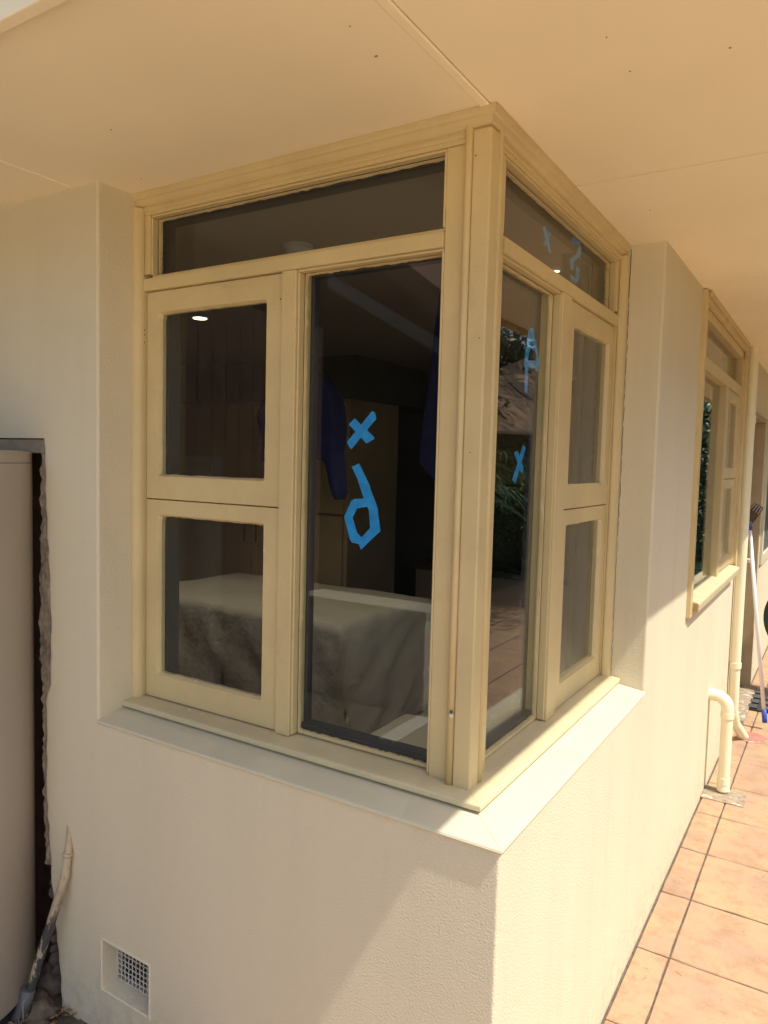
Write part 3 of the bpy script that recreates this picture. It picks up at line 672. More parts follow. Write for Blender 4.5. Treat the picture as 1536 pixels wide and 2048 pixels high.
for k in range(4):
    jr = tag(tube('storage_jar', [(-1.35, 3.95, 0.9205 + k * 0.075), (-1.35, 3.95, 0.99 + k * 0.075)], 0.05, M_CLOTH if k % 2 == 0 else M_BLACK), '%s storage jar in the stack on the kitchen bench, %s' % ('pale' if k % 2 == 0 else 'black', ('lowest', 'second from the bottom', 'third from the bottom', 'topmost')[k]), 'jar', 'stacked storage jars')
# island under a drop sheet
isl = empty('island_bench', (-2.3, 2.1, 0.02), 'kitchen island hidden under a pale drop sheet, in front of the cupboards', 'bench')
box('bench_base', (-2.95, -1.55), (1.62, 2.42), (0.02, 0.86), M_CAB, isl, 0.003)
box('bench_top', (-3.0, -1.50), (1.57, 2.47), (0.8605, 0.895), M_WOOD, isl, 0.003)
adopt(isl); adopt(bc); adopt(uc); adopt(tc)
def cloth(name, x0, x1, y0, y1, zt, drop, label):
    bm = bmesh.new(); NX, NY = 70, 60; D = drop; grid = []
    for j in range(NY + 1):
        row = []
        for i in range(NX + 1):
            a = (x0 - D) + (x1 - x0 + 2 * D) * i / NX; b = (y0 - D) + (y1 - y0 + 2 * D) * j / NY
            ox = max(x0 - a, 0, a - x1); oy = max(y0 - b, 0, b - y1); sx = -1 if a < x0 else 1; sy = -1 if b < y0 else 1
            z = zt - max(ox, oy) + 0.004 * math.sin(a * 9 + b * 5) * math.sin(b * 11) * (1 if ox == oy == 0 else .3)
            k = max(ox, oy); fold = 0.010 * math.sin((a + b) * 11 + 2 * math.sin(b * 5 + a * 3)) * min(1, k / 0.25) + 0.006 * math.sin(a * 40 + b * 23)
            px = min(max(a, x0 - 0.012), x1 + 0.012); py = min(max(b, y0 - 0.012), y1 + 0.012)
            if ox > 0: px += sx * (fold + 0.10 * k * .5 + .012 + (min(ox, oy) * 0.35))
            if oy > 0: py += sy * (fold + 0.10 * k * .5 + .012 + (min(ox, oy) * 0.35))
            hem = 0.06 * math.sin(a * 3.1 + b * 4.3) if k > D * .6 else 0
            row.append(bm.verts.new((px, py, max(0.03, z + hem))))
        grid.append(row)
    for j in range(NY):
        for i in range(NX): bm.faces.new((grid[j][i], grid[j][i + 1], grid[j + 1][i + 1], grid[j + 1][i]))
    o = from_bm(name, bm, M_CLOTH, None, True); sd = o.modifiers.new('thickness', 'SOLIDIFY'); sd.thickness = 0.002; sd.offset = 1
    return tag(o, label, 'drop sheet')
cloth('drop_sheet', -3.0, -1.50, 1.57, 2.47, 0.905, 0.70, 'pale paint drop sheet draped over the island inside the left window')
crate = empty('storage_chest', (-0.85, 1.2, 0.02), 'pale low chest under a crumpled sheet just inside the corner window', 'chest')
box('chest_body', (-1.1, -0.62), (0.75, 1.55), (0.02, 0.50), M_CAB, crate, 0.01); box('lid', (-1.11, -0.61), (0.74, 1.56), (0.5005, 0.53), M_WOOD, crate, 0.005); adopt(crate)
cloth('drop_sheet', -1.11, -0.61, 0.74, 1.56, 0.54, 0.42, 'crumpled pale drop sheet over the low chest just inside the corner')
for (u, v, lb, lr) in ((400, 635, 'lit round downlight seen through the upper left casement pane', 0.034), (1113, 540, 'small lit round downlight seen through the right transom pane', 0.010)):
    p = on(u, v, 2, RZ - 0.004)
    dl = empty('downlight', (p.x, p.y, RZ), lb, 'downlight', 'downlights in the room ceiling')
    tube('trim_ring', [(p.x, p.y, RZ), (p.x, p.y, RZ - 0.008)], lr + .012, M_STEEL, dl, 24)
    sp = bpy.data.lights.new('downlight_beam', 'SPOT'); sp.energy = 8 if lr > .02 else 5; sp.spot_size = math.radians(125); sp.spot_blend = 0.7; sp.color = (1.0, 0.86, 0.66); sp.shadow_soft_size = 0.04
    so_ = bpy.data.objects.new('downlight_beam', sp); col.objects.link(so_); so_.location = (p.x, p.y, RZ - 0.03); so_.parent = dl
    tube('lamp', [(p.x, p.y, RZ - 0.0082), (p.x, p.y, RZ - 0.010)], lr, M_LAMP, dl, 24); adopt(dl)
p = on(597, 503, 2, RZ - 0.02)
sa = empty('smoke_alarm', (p.x, p.y, RZ), 'round grey smoke alarm on the room ceiling behind the left transom', 'smoke alarm')
tube('alarm_base', [(p.x, p.y, RZ), (p.x, p.y, RZ - 0.015)], 0.048, M_STEEL, sa, 28)
tube('alarm_cover', [(p.x, p.y, RZ - 0.0152), (p.x, p.y, RZ - 0.03), (p.x, p.y, RZ - 0.036)], [0.042, 0.038, 0.024], M_STEEL, sa, 28); adopt(sa)

# made-up garments standing in for navy shapes: outlines measured in the pane, given their own depth and thickness
def hang(name, pts, y, th, label, cat, top):
    poly = [on(u, v, 1, y) for u, v in pts]
    bm = bmesh.new(); a = [bm.verts.new(q) for q in poly]; f = bm.faces.new(a)
    r_ = bmesh.ops.extrude_face_region(bm, geom=[f]); vs = [e for e in r_['geom'] if isinstance(e, bmesh.types.BMVert)]
    for q in vs: q.co.y += th
    root = empty(name, (top.x, top.y, top.z), label, cat)
    bmesh.ops.triangulate(bm, faces=[q for q in bm.faces if len(q.verts) > 4])
    ob = from_bm('cloth_body', bm, M_NAVY, root, bevel=min(0.02, th * .3), seg=3)
    tube('hanging_cord', [(top.x, y + th / 2, top.z - 0.02), (top.x, y + th / 2, RZ)], 0.003, M_BLACK, root, 6)
    adopt(root)
yj = 1.05
hang('made_up_jacket', [(590, 735), (612, 740), (636, 752), (655, 775), (666, 810), (669, 860), (664, 905), (668, 950), (671, 985), (665, 1006), (655, 975), (645, 925), (612, 912), (516, 925), (519, 880), (508, 832), (520, 800), (545, 760), (566, 742)], yj, 0.10,
     'made-up navy jacket shape hanging inside, split in view by the mullion', 'jacket', on(590, 735, 1, yj))
hang('made_up_coat', [(878, 560), (884, 640), (886, 800), (884, 968), (866, 962), (848, 945), (833, 922), (842, 840), (856, 740), (868, 640)], 1.25, 0.08,
     'made-up navy coat shape hanging inside at the right edge of the tall left pane', 'coat', on(880, 570, 1, 1.25))

# ------------------------------------------------------------------ blue tape marks on the inside of the glass
def tape(root, strips, side, ox, oy, sc):
    pl = 0.1815
    for i, st in enumerate(strips):
        off = 0.0003 * i
        e_ = []
        for k in range(len(st)):
            p0, p1 = st[k], st[(k + 1) % len(st)]; ln = math.hypot(p1[0] - p0[0], p1[1] - p0[1]); nn = 5 if ln < 62 * sc / 3 else 1
            for q in range(nn):
                f = q / nn; jt = 0.9 * sc / 3 if q else 0
                e_.append((p0[0] + (p1[0] - p0[0]) * f + random.gauss(0, jt), p0[1] + (p1[1] - p0[1]) * f + random.gauss(0, jt)))
        pts = [on(ox + a / sc, oy + b / sc, 1 if side == 'L' else 0, (pl + off) if side == 'L' else -(pl + off)) for a, b in e_]
        prism('tape_strip', pts, (0, 0.00025, 0) if side == 'L' else (-0.00025, 0, 0), M_TAPE, root)
    adopt(root)
def tmark(lb, u, v, side): 
    p = on(u, v, 1 if side == 'L' else 0, 0.181 if side == 'L' else -0.181)
    return empty('tape_mark', p, lb, 'tape mark', 'blue tape marks on the panes')
tape(tmark('bright blue tape cross high in the tall left pane', 722, 890, 'L'),
     [[(410, 1243), (565, 1052), (583, 1060), (592, 1098), (437, 1287)], [(458, 1095), (422, 1133), (530, 1250), (578, 1225), (580, 1212)]], 'L', 560, 480, 3.072)
tape(tmark('bright blue tape letter d with hexagon loop, below the cross in the tall left pane', 725, 1100, 'L'),
     [[(440, 1392), (487, 1373), (557, 1520), (512, 1545)], [(478, 1478), (540, 1488), (605, 1660), (550, 1665), (515, 1590)],
      [(450, 1592), (515, 1588), (537, 1640), (475, 1648), (437, 1625)], [(395, 1700), (440, 1597), (478, 1642), (445, 1705)],
      [(393, 1698), (445, 1702), (478, 1812), (430, 1845)], [(437, 1825), (480, 1805), (528, 1850), (503, 1872), (437, 1858)],
      [(497, 1903), (478, 1850), (555, 1768), (615, 1790)], [(545, 1640), (600, 1655), (617, 1790), (553, 1775)]], 'L', 560, 480, 3.072)
tape(tmark('narrow blue tape cross in the tall right pane', 1036, 965, 'R'),
     [[(240, 513), (258, 532), (318, 330), (303, 310)], [(250, 355), (272, 345), (305, 440), (298, 475), (285, 460)]], 'R', 940, 780, 2.844)
tape(tmark('pale blue tape loop with a tail, above the cross in the tall right pane', 1056, 790, 'R'),
     [[(622, 770), (655, 735), (655, 950), (605, 1180), (565, 1170)], [(650, 735), (682, 745), (765, 1180), (735, 1300), (708, 1290), (722, 1090), (665, 940)],
      [(565, 1150), (712, 1160), (712, 1260), (562, 1250)], [(578, 1240), (620, 1240), (605, 1575), (570, 1560)]], 'R', 960, 540, 6.4)
tape(tmark('pale blue tape cross in the right transom pane', 1100, 505, 'R'),
     [[(615, 530), (645, 520), (694, 745), (676, 755)], [(672, 575), (692, 585), (645, 695), (626, 680)]], 'R', 940, 330, 4.267)
tape(tmark('pale blue tape figure five in the right transom pane', 1150, 565, 'R'),
     [[(878, 612), (945, 660), (940, 700), (862, 662)], [(930, 690), (952, 700), (940, 800), (905, 770)], [(905, 765), (925, 790), (870, 840), (852, 800)],
      [(850, 800), (890, 830), (880, 905), (855, 885)], [(905, 860), (940, 890), (925, 990), (900, 1010)], [(855, 930), (905, 965), (905, 1012), (865, 985)]], 'R', 940, 330, 4.267)

# ------------------------------------------------------------------ water heater in the niche
hx, hy, hr = -1.715, -0.235, 0.285
wh = empty('water_heater', (hx, hy, 0), 'beige cylindrical water heater standing in the wall niche at the left edge', 'water heater')
def lathe(name, prof, mt, parent, cx, cy, n=64):
    bm = bmesh.new(); rings = [[bm.verts.new((cx + r_ * math.cos(2 * math.pi * k / n), cy + r_ * math.sin(2 * math.pi * k / n), z)) for k in range(n)] for r_, z in prof]
    for a, b in zip(rings, rings[1:]):
        for k in range(n): bm.faces.new((a[k], a[(k + 1) % n], b[(k + 1) % n], b[k]))
    bm.faces.new(rings[0]); bm.faces.new(rings[-1])
    o = from_bm(name, bm, mt, parent, True)
    md = o.modifiers.new('edge', 'EDGE_SPLIT'); md.split_angle = math.radians(35); return o
lathe('tank_body', [(hr - .006, 0.06), (hr, 0.07), (hr, 1.668), (hr - .003, 1.671)], M_TANK, wh, hx, hy)
lathe('lid', [(hr - .001, 1.6715), (hr - .001, 1.698), (hr - .006, 1.703), (hr - 0.03, 1.706)], M_TANK, wh, hx, hy)
lathe('base_ring', [(hr - .02, 0.0), (hr - .02, 0.0595)], M_BLACK, wh, hx, hy); adopt(wh)
# conduit
cp = empty('conduit', (-1.50, -0.1, 0), 'old peeling conduit leaning out of the wall beside the water heater', 'conduit')
P = [on(138, 1642, 1, 0.008), on(137, 1700, 1, -0.012), on(130, 1752, 1, -0.02), on(110, 1820, 1, -0.045), on(78, 1920, 1, -0.075), on(58, 1990, 1, -0.095), on(48, 2050, 1, -0.10)]
tube('pipe', P, [0.005, 0.011, 0.0135, 0.0135, 0.0135, 0.0135, 0.0135], M_PEEL, cp, 14)
tube('coupling', [P[1].lerp(P[2], .1), P[1].lerp(P[2], .22)], 0.0155, M_PEEL, cp, 14)
tube('pipe', [P[5] + Vector((0.0, 0, 0.02)), P[5] + Vector((-0.012, -0.015, -0.04)), P[5] + Vector((-0.07, -0.03, -0.13))], 0.020, M_DKPIPE, cp, 12)
for k in range(4):
    q = P[5] + Vector((random.uniform(-.01, .01), -0.02, 0.0))
    tube('loose_wire', [q, q + Vector((random.uniform(-.02, .03), -.01, -.05)), q + Vector((random.uniform(-.05, .05), -.02, -.11))], 0.0016, M_MORTAR, cp, 6)
adopt(cp)
# rubble and leaves in the corner
for i, (x, y, sx, sy, sz, lb) in enumerate(((-1.46, -0.06, .07, .05, .035, 'rough grey stone against the wall foot beside the vent wall'), (-1.56, -0.13, .06, .05, .03, 'pale flat stone between the water heater and the terracotta tile'), (-1.40, -0.10, .045, .04, .018, 'small brown stone beside the terracotta tile corner'), (-1.52, 0.03, .05, .04, .05, 'dark stone in the gap behind the conduit'))):
    bm = bmesh.new(); bmesh.ops.create_icosphere(bm, subdivisions=3, radius=1)
    for v_ in bm.verts:
        n_ = 1 + 0.22 * math.sin(v_.co.x * 4 + i) * math.cos(v_.co.y * 5 + i * 2) + random.uniform(-.04, .04)
        v_.co = Vector((v_.co.x * sx * n_ + x, v_.co.y * sy * n_ + y, v_.co.z * sz * n_ + sz * .6 - 0.015))
    tag(from_bm('stone', bm, M_STONE if i != 1 else M_MORTAR, None, True), lb, 'stone', 'stones in the corner by the heater')
bm = bmesh.new()
for i in range(420):
    x, y = random.uniform(-1.64, -1.34), random.uniform(-0.30, 0.10); s_ = random.uniform(0.006, 0.018); z = -0.012 + random.uniform(0, 0.03)
    q = Matrix.Translation((x, y, z)) @ Matrix.Rotation(random.uniform(0, 6.3), 4, 'Z') @ Matrix.Rotation(random.uniform(-.8, .8), 4, 'X')
    vs = [bm.verts.new(q @ Vector(p_)) for p_ in ((-s_, 0, 0), (0, -s_ * .35, .002), (s_, 0, 0), (0, s_ * .35, .003))]; bm.faces.new(vs)
lt = from_bm('leaf_litter', bm, mat('dead_leaf', (0.22, 0.13, 0.06), 0.8, 0.5, 30), None); lt['kind'] = 'stuff'; tag(lt, 'dry brown leaf litter in the corner by the water heater', 'leaf litter')

# ------------------------------------------------------------------ waste pipe on the right wall
wp = empty('waste_pipe', (0.098, 2.82, 0), 'short cream waste pipe bending out of the wall down into a concrete patch', 'pipe')
wx, wy, wr = 0.092, 2.845, 0.029
elb = [Vector((-0.01, wy, 0.515))] + [Vector((wx - 0.062 + 0.062 * math.sin(t), wy, 0.515 - 0.062 + 0.062 * math.cos(t))) for t in [k * math.pi / 2 / 10 for k in range(11)]]
elb += [Vector((wx, wy, 0.425))]
tube('elbow', elb, wr + 0.0025, M_PVC, wp, 28)
tube('pipe', [(wx, wy, 0.4249), (wx, wy, 0.05)], wr, M_PVC, wp, 28)
tube('collar', [(wx, wy, 0.432), (wx, wy, 0.405)], wr + 0.0045, M_PVC, wp, 28)
tube('collar', [(wx, wy, 0.085), (wx, wy, 0.0485)], wr + 0.003, M_PVC, wp, 28)
tube('foot', [(wx, wy, 0.048), (wx, wy, 0.018), (wx, wy, 0.006)], [wr + .001, wr + .004, wr - 0.004], M_PVC, wp, 28); adopt(wp)
cpz = box('concrete_patch', (0.002, 0.203), (2.716, 2.897), (0.0, 0.0045), M_CONC, None, 0.0015); tag(cpz, 'grey concrete square around the foot of the waste pipe', 'concrete patch')
# downpipe
dp = empty('downpipe', (0.05, 3.72, 0), 'tall cream downpipe on the wall between the side window and the door', 'downpipe')
dx, dy, dr_ = 0.037, 3.625, 0.030
tube('pipe', [(dx, dy, 2.45), (dx, dy, 2.03)], dr_, M_PVC, dp, 28)
tube('pipe', [(dx, dy, 2.0), (dx, dy, 0.50)], dr_, M_PVC, dp, 28)
tube('collar', [(dx, dy, 2.035), (dx, dy, 1.985)], dr_ + .004, M_PVC, dp, 28)
tube('collar', [(dx, dy, 0.52), (dx, dy, 0.485)], dr_ + .005, M_PVC, dp, 28)
tube('pipe', [(dx, dy, 0.49), (dx, dy + .01, 0.22), (dx + 0.012, dy + 0.04, 0.13), (dx + 0.055, dy + .17, 0.005)], [dr_, dr_, dr_, dr_ * 1.05], M_PVC, dp, 28); adopt(dp)
dc = empty('drain_cover', (0.135, 3.81, 0), 'round faded red drain cover at the foot of the downpipe', 'drain cover')
lathe('cover_disc', [(0.085, 0.0), (0.085, 0.008), (0.078, 0.012)], M_PINK, dc, 0.135, 3.83)
lathe('mortar_ring', [(0.10, 0.0005), (0.098, 0.004), (0.0855, 0.006)], M_CONC, dc, 0.135, 3.83); adopt(dc)
# rubber mat
rm = empty('rubber_mat', (0.15, 4.6, 0), 'black rubber mat with raised square blocks on the tiles before the door', 'mat')
box('mat_base', (0.03, 0.62), (4.42, 4.98), (0.001, 0.012), M_BLACK, rm, 0.002)
for i in range(6):
    for j in range(4):
        x0 = 0.05 + i * 0.095; y0 = 4.445 + j * 0.135
        box('rubber_block', (x0, x0 + 0.06), (y0, y0 + 0.085), (0.0122, 0.022), M_RUBB, rm, 0.004)
adopt(rm)
# broom leaning on the wall
br = empty('broom', (0.25, 4.05, 0), 'white handled broom leaning head up against the downpipe wall', 'broom')
T0 = on(1530, 1425, 1, 4.05); T1 = on(1499, 1052, 1, 4.05)
T0.z = max(T0.z, 0.002)
A = T1.copy(); Bp = on(1529, 1436, 1, 4.05)
mid = A.lerp(Bp, 0.955)
tube('pole', [A, mid], 0.0125, M_WHITE, br, 14)
tube('grip', [mid, Bp, Bp + (Bp - mid) * .5], 0.016, M_BLUE, br, 14)
tube('ferrule', [A + (A - Bp) * 0.015, A - (A - Bp) * .02], 0.017, M_BLUE, br, 14)
hb = bmesh.new()
hd = [on(*q, 1, 4.05) for q in ((1497, 1041), (1506, 1046), (1518, 1030), (1526, 1016), (1509, 1006), (1498, 1016))]
a = [hb.verts.new(q) for q in hd]; b = [hb.verts.new(q + Vector((0, 0.05, 0.0))) for q in hd]
hb.faces.new(a); hb.faces.new(b)
for i in range(6): hb.faces.new((a[i], b[i], b[(i + 1) % 6], a[(i + 1) % 6]))
from_bm('brush_head', hb, M_BRUSH, br)
for k in range(4):
    q0 = hd[4].lerp(hd[3], (k + .5) / 4); q1 = hd[5].lerp(hd[2], (k + .5) / 4)
    tube('bristle_row', [q0 + Vector((0, -0.004, 0)), q1 + Vector((0, -0.004, 0))], 0.004, M_TANK, br, 6)
br.location = (Bp.x, Bp.y, Bp.z); adopt(br)
# hose reel at the right edge
hrl = empty('hose_reel', (0.42, 4.9, 0), 'dark green hose reel standing at the right edge behind the broom', 'hose reel')
cxr = on(1606, 1240, 1, 4.9)
def ring(name, c, r0, r1, th, mt, par, n=48):
    bm = bmesh.new(); V = []
    for (r_, y) in ((r0, -th), (r1, -th), (r1, th), (r0, th)):
        V.append([bm.verts.new((c.x + r_ * math.cos(2 * math.pi * k / n), c.y + y, c.z + r_ * 1.1 * math.sin(2 * math.pi * k / n))) for k in range(n)])
    for a, b in zip(V, V[1:] + V[:1]):
        for k in range(n): bm.faces.new((a[k], a[(k + 1) % n], b[(k + 1) % n], b[k]))
    return from_bm(name, bm, mt, par, bevel=0.004)
ring('reel_rim', cxr, 0.235, 0.262, 0.012, M_HOSE, hrl); ring('reel_rim', cxr + Vector((0, 0.16, 0)), 0.235, 0.262, 0.012, M_HOSE, hrl)
for k in range(7): ring('hose_coil', cxr + Vector((0, 0.025 + k * 0.018, 0)), 0.10, 0.225, 0.0085, M_HOSE, hrl)
tube('axle', [cxr + Vector((0, -0.02, 0)), cxr + Vector((0, 0.18, 0))], 0.05, M_BLACK, hrl)
for k in range(5):
    a_ = k * 2 * math.pi / 5; tube('spoke', [cxr + Vector((0, -0.008, 0)), cxr + Vector((0.24 * math.cos(a_), -0.008, 0.262 * math.sin(a_)))], 0.009, M_HOSE, hrl, 8)
for sy_ in (-0.02, 0.18):
    for sx_ in (-0.16, 0.16): tube('leg', [cxr + Vector((0, sy_, 0)), Vector((cxr.x + sx_, cxr.y + sy_, 0.01))], 0.012, M_BLACK, hrl, 8)
adopt(hrl)
dr2 = box('drain_grate', (-1.80, -1.68), (-2.60, -1.2), (0.001, 0.004), M_METAL, None); tag(dr2, 'long metal drain grate across the tiles in front of the garden wall', 'drain grate')

# ------------------------------------------------------------------ what the panes reflect, and sky blockers: garden wall, fence, sail, plants
gw = empty('garden_wall', (-2.5, -2.7, 0), 'low cream rendered garden wall opposite the left window', 'wall')
boxes('wall_body', [((-2.87, -1.80), (-2.86, -2.63), (-0.05, 0.66)), ], M_RENDER, gw, 0.004)
box('wall_cap', (-2.87, -1.78), (-2.89, -2.60), (0.6605, 0.70), M_SILL, gw, 0.004); adopt(gw)
fn_ = empty('blocker_fence', (-2.9, -1.2, 0), 'dark timber paling fence at the end of the left wall, raised to block the sky', 'fence')  # out-of-view fence, made tall and moved in to block sky from the left
for k in range(22):
    y = -2.86 + k * 0.125
    box('fence_paling', (-2.90, -2.88), (y, y + 0.121), (-0.05, 2.7 + random.uniform(-.01, .01)), M_NICHE, fn_, 0.002)
box('rail', (-2.95, -2.901), (-2.86, -0.05), (1.9, 1.98), M_BARK, fn_); box('rail', (-2.95, -2.901), (-2.86, -0.05), (0.3, 0.38), M_BARK, fn_); adopt(fn_)

def leafcloud(name, parent, centers, n, size, mt, kind=False):
    cen = np.array([c[:3] for c in centers]); rad = np.array([c[3] for c in centers])
    idx = rng.integers(0, len(centers), n); d = rng.normal(size=(n, 3)); d /= np.linalg.norm(d, axis=1)[:, None]
    rr = rad[idx] * rng.uniform(0.45, 1.05, n) ** 0.6
    p = cen[idx] + d * rr[:, None] * np.array([1, 1, 0.8])
    a = rng.normal(size=(n, 3)); a /= np.linalg.norm(a, axis=1)[:, None]
    b = np.cross(a, rng.normal(size=(n, 3))); b /= np.linalg.norm(b, axis=1)[:, None]
    L = (size * rng.uniform(0.6, 1.3, n))[:, None]; v = np.stack([p - a * L, p - b * L * .35, p + a * L, p + b * L * .35], 1).reshape(-1, 3)
    me = bpy.data.meshes.new(name); me.from_pydata(v.tolist(), [], np.arange(4 * n).reshape(-1, 4).tolist())
    return finish(name, me, mt, parent)
def tree(x, y, h, cr, label, n=5000, size=0.06):
    t = empty('tree', (x, y, -0.05), label, 'tree', 'garden trees')
    tube('trunk', [(x, y, -0.1), (x + .05, y, h * .3), (x - .05, y + .05, h * .6), (x, y, h * .85)], [0.14, 0.11, 0.08, 0.03], M_BARK, t, 10)
    cs = []
    for k in range(16):
        a_ = random.uniform(0, 6.28); r_ = random.uniform(0, cr); z = random.uniform(h * .38, h)
        cs.append((x + r_ * math.cos(a_), y + r_ * math.sin(a_), z, random.uniform(.35, .7) * cr * .7))
    for k in range(6): tube('limb', [(x, y, h * .4 + k * .1), Vector(cs[k][:3])], [0.05, 0.015], M_BARK, t, 6)
    leafcloud('crown', t, cs, n, size, M_LEAF); adopt(t)
tree(5.2, 9.5, 5.6, 1.9, 'broad leafy tree behind the tan shade sail')
tree(5.2, 6.3, 4.6, 1.5, 'smaller leafy tree beside the tan shade sail')
tree(7.5, 14.5, 7.5, 2.8, 'tall tree at the far end of the garden', 16000, 0.11)
tree(-2.6, -8.6, 6.4, 2.4, 'tall tree rising beside the dark neighbouring house')
tree(-0.5, -13.5, 5.5, 1.9, 'distant leafy tree beyond the open end of the patio')
for (x_, y_, h_, c_, l_) in ((6.3, -0.8, 5.0, 1.7, 'first leafy tree of the added sky-blocking row opposite the house corner'), (6.0, 1.7, 5.6, 1.8, 'second leafy tree of the added sky-blocking row, broad and full'), (6.4, 4.2, 5.2, 1.8, 'third leafy tree of the added sky-blocking row, behind the smaller tree'), (6.0, 12.0, 6.4, 2.2, 'last tall tree of the added sky-blocking row beyond the shade sail')):  # tree row added out of view to block skylight on the garden side
    tree(x_, y_, h_, c_, l_, 8000, 0.09)
tree(3.6, 16.0, 6.5, 2.2, 'leafy tree at the end of the paved strip')
def palm(x, y, h, label, n=13, L=1.1):
    t = empty('palm', (x, y, -0.05), label, 'palm', 'palms along the paving edge')
    tube('trunk', [(x, y, -0.1), (x, y, h * .5), (x + .03, y, h)], [0.09, 0.07, 0.06], M_BARK, t, 10)
    for k in range(n):
        a_ = 2 * math.pi * k / n + random.uniform(-.2, .2); el = random.uniform(0.3, 1.1); bm = bmesh.new(); pr = []
        for i in range(13):
            s_ = i / 12; pr.append(Vector((x + math.cos(a_) * L * s_ * math.cos(el * (1 - .4 * s_)), y + math.sin(a_) * L * s_ * math.cos(el * (1 - .4 * s_)), h + L * (math.sin(el) * s_ - 0.75 * s_ * s_))))
        sd = Vector((-math.sin(a_), math.cos(a_), 0))
        for i in range(1, 13):
            for sg in (-1, 1):
                c = pr[i]; w_ = 0.34 * L * math.sin(min(1, i / 12 + .12) * 2.9) * .9; tp = c + sd * sg * w_ + (pr[i] - pr[i - 1]) * 2.2 - Vector((0, 0, w_ * .45))
                q = (pr[i] - pr[i - 1]) * 0.28
                bm.faces.new([bm.verts.new(c - q), bm.verts.new(c + q), bm.verts.new(tp)])
        tube_bm(bm, pr, 0.006, 5)
        from_bm('frond', bm, M_LEAFB, t)
    adopt(t)
palm(3.3, 7.2, 1.25, 'palm with arching fronds under the shade sail'); palm(3.75, 8.6, 1.7, 'taller palm beside the hedge'); palm(3.5, 5.6, 0.9, 'low palm nearest the house corner')
palm(3.6, 10.2, 1.4, 'palm at the far end of the paving edge')
hg = leafcloud('hedge', None, [(3.9 + random.uniform(-.2, .2), y_, z_, 0.45) for y_ in np.arange(-1.2, 13, 0.45) for z_ in (0.15, 0.7, 1.3)], 30000, 0.05, M_LEAF)  # hedge built taller to cut skylight on the side wall
hg['kind'] = 'stuff'; tag(hg, 'dense dark hedge along the outer edge of the paving, raised to block the sky', 'hedge')
hf = leafcloud('hedge', None, [(x_, 14.2 + random.uniform(-.3, .3), z_, 0.7) for x_ in np.arange(-2, 7, 0.7) for z_ in (0.3, 1.1, 1.9, 2.6)] + [(4.9 + random.uniform(-.2, .2), y_, z_, 0.6) for y_ in np.arange(6.5, 14, 0.6) for z_ in (1.2, 1.8)], 36000, 0.10, M_LEAF)
hf['kind'] = 'stuff'; tag(hf, 'tall dense hedge closing the far end of the garden', 'hedge')
hk = leafcloud('hedge', None, [(x_, -3.4 + random.uniform(-.2, .2), z_, 0.5) for x_ in np.arange(-2.6, -1.9, 0.3) for z_ in (0.0, 0.15)], 2500, 0.05, M_LEAF)
hk['kind'] = 'stuff'; tag(hk, 'dense hedge behind the low cream garden wall', 'hedge')
# shade sail: four corners, tilted up away from the house
def refx(u, v, X):
    p = on(u, v, 0, -0.356 - X); return Vector((X, p.y, p.z))
ss = empty('shade_sail', (4.2, 8.5, 2.4), 'tan four cornered shade sail stretched over the garden edge', 'shade sail')
Q = [refx(975, 866, 3.0), refx(1110, 872, 3.0), refx(1120, 690, 4.6), refx(972, 748, 4.6)]
bm = bmesh.new(); NS = 16; gr = {}
for i in range(NS + 1):
    for j in range(NS + 1):
        a_, b_ = i / NS, j / NS; q = (Q[0] * (1 - a_) + Q[1] * a_) * (1 - b_) + (Q[3] * (1 - a_) + Q[2] * a_) * b_
        q.z -= 0.10 * math.sin(a_ * math.pi) * math.sin(b_ * math.pi); gr[i, j] = bm.verts.new(q)
for i in range(NS):
    for j in range(NS): bm.faces.new((gr[i, j], gr[i + 1, j], gr[i + 1, j + 1], gr[i, j + 1]))
sc_ = from_bm('sail_cloth', bm, M_SAIL, ss, True); md = sc_.modifiers.new('thickness', 'SOLIDIFY'); md.thickness = 0.003
cq = (Q[0] + Q[1] + Q[2] + Q[3]) / 4
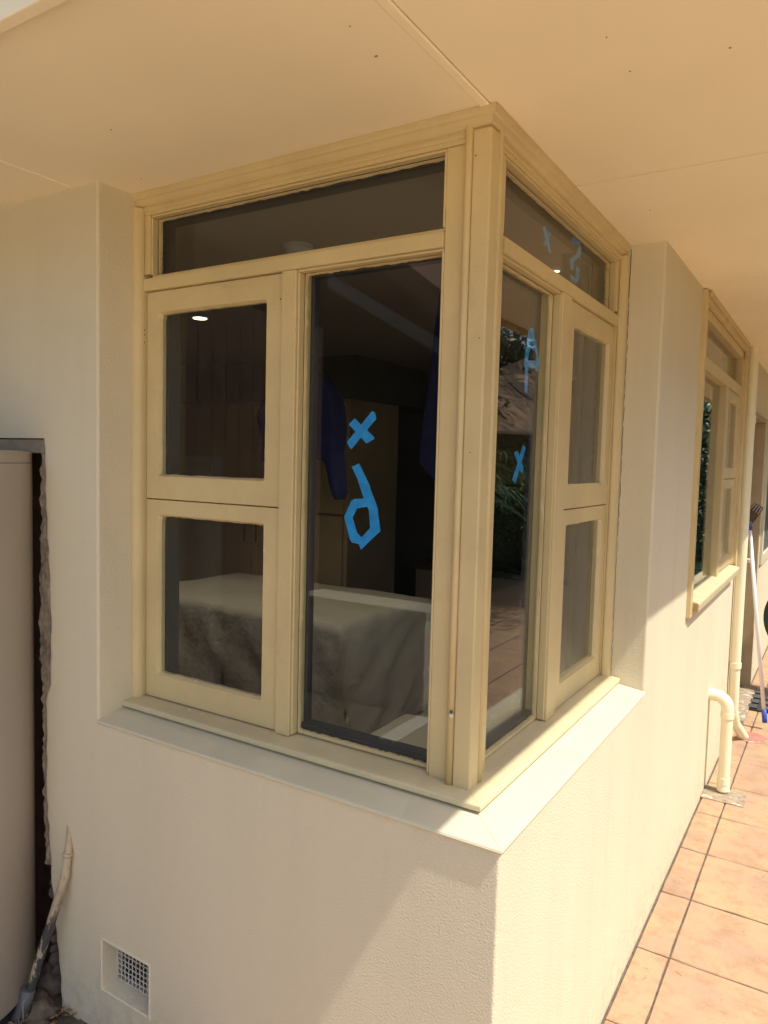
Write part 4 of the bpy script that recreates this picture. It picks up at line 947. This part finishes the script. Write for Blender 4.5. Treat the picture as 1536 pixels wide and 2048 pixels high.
for c in Q:
    o_ = (c - cq); o_.z = 0; o_.normalize(); q = c + o_ * 0.45
    tube('post', [(q.x, q.y, -0.1), (q.x, q.y, c.z + .15)], 0.05, M_STEEL, ss, 14); tube('cable', [c, (q.x, q.y, c.z + .1)], 0.006, M_METAL, ss, 6)
ca, cb_ = refx(985, 722, 2.85), refx(1082, 806, 2.85)
tube('slack_cable', [ca.lerp(cb_, t) - Vector((0, 0, 0.10 * math.sin(t * math.pi))) for t in [k / 12 for k in range(13)]], 0.009, M_BLACK, ss, 6)
adopt(ss)
print('tiles', nt_)

# neighbouring house whose gable end the left panes reflect
nh = empty('neighbour_house', (-6, -5.2, 0), 'dark brown neighbouring house with a sloping gable, behind the garden wall', 'house')
gz = lambda x: 2.75 + (-2.2 - x) * 0.80
bm = bmesh.new(); pl = [(-2.3, -0.1), (-2.3, 2.70), (-4.6, 4.45), (-9.0, 4.45), (-12.0, 2.5), (-12.0, -0.1)]
a = [bm.verts.new((x, -5.3, z)) for x, z in pl]; b = [bm.verts.new((x, -9.5, z)) for x, z in pl]
for i in range(len(a)): bm.faces.new((a[i], a[(i + 1) % len(a)], b[(i + 1) % len(a)], b[i]))
bm.faces.new(a); bm.faces.new(b)
from_bm('wall', bm, mat('dark_brown_brick', (0.05, 0.03, 0.022), 0.9, 0.25, 20, ((60, .4, .004),)), nh)
def slopebar(name, x0, z0, x1, z1, y0, y1, t, mt):
    bm = bmesh.new(); a = [bm.verts.new(p) for p in ((x0, y0, z0), (x1, y0, z1), (x1, y0, z1 + t), (x0, y0, z0 + t))]; b = [bm.verts.new(v_.co + Vector((0, y1 - y0, 0))) for v_ in a]
    bm.faces.new(a); bm.faces.new(b)
    for i in range(4): bm.faces.new((a[i], a[(i + 1) % 4], b[(i + 1) % 4], b[i]))
    return from_bm(name, bm, mt, nh)
slopebar('roof', -2.1, 2.66, -4.65, 4.60, -4.9, -9.6, 0.10, M_ROOF)
slopebar('barge_board', -2.1, 2.50, -4.65, 4.44, -4.88, -4.93, 0.15, M_ROOF)
slopebar('soffit_trim', -2.25, 2.33, -4.6, 3.68, -5.22, -5.29, 0.16, M_STEEL)
adopt(nh)
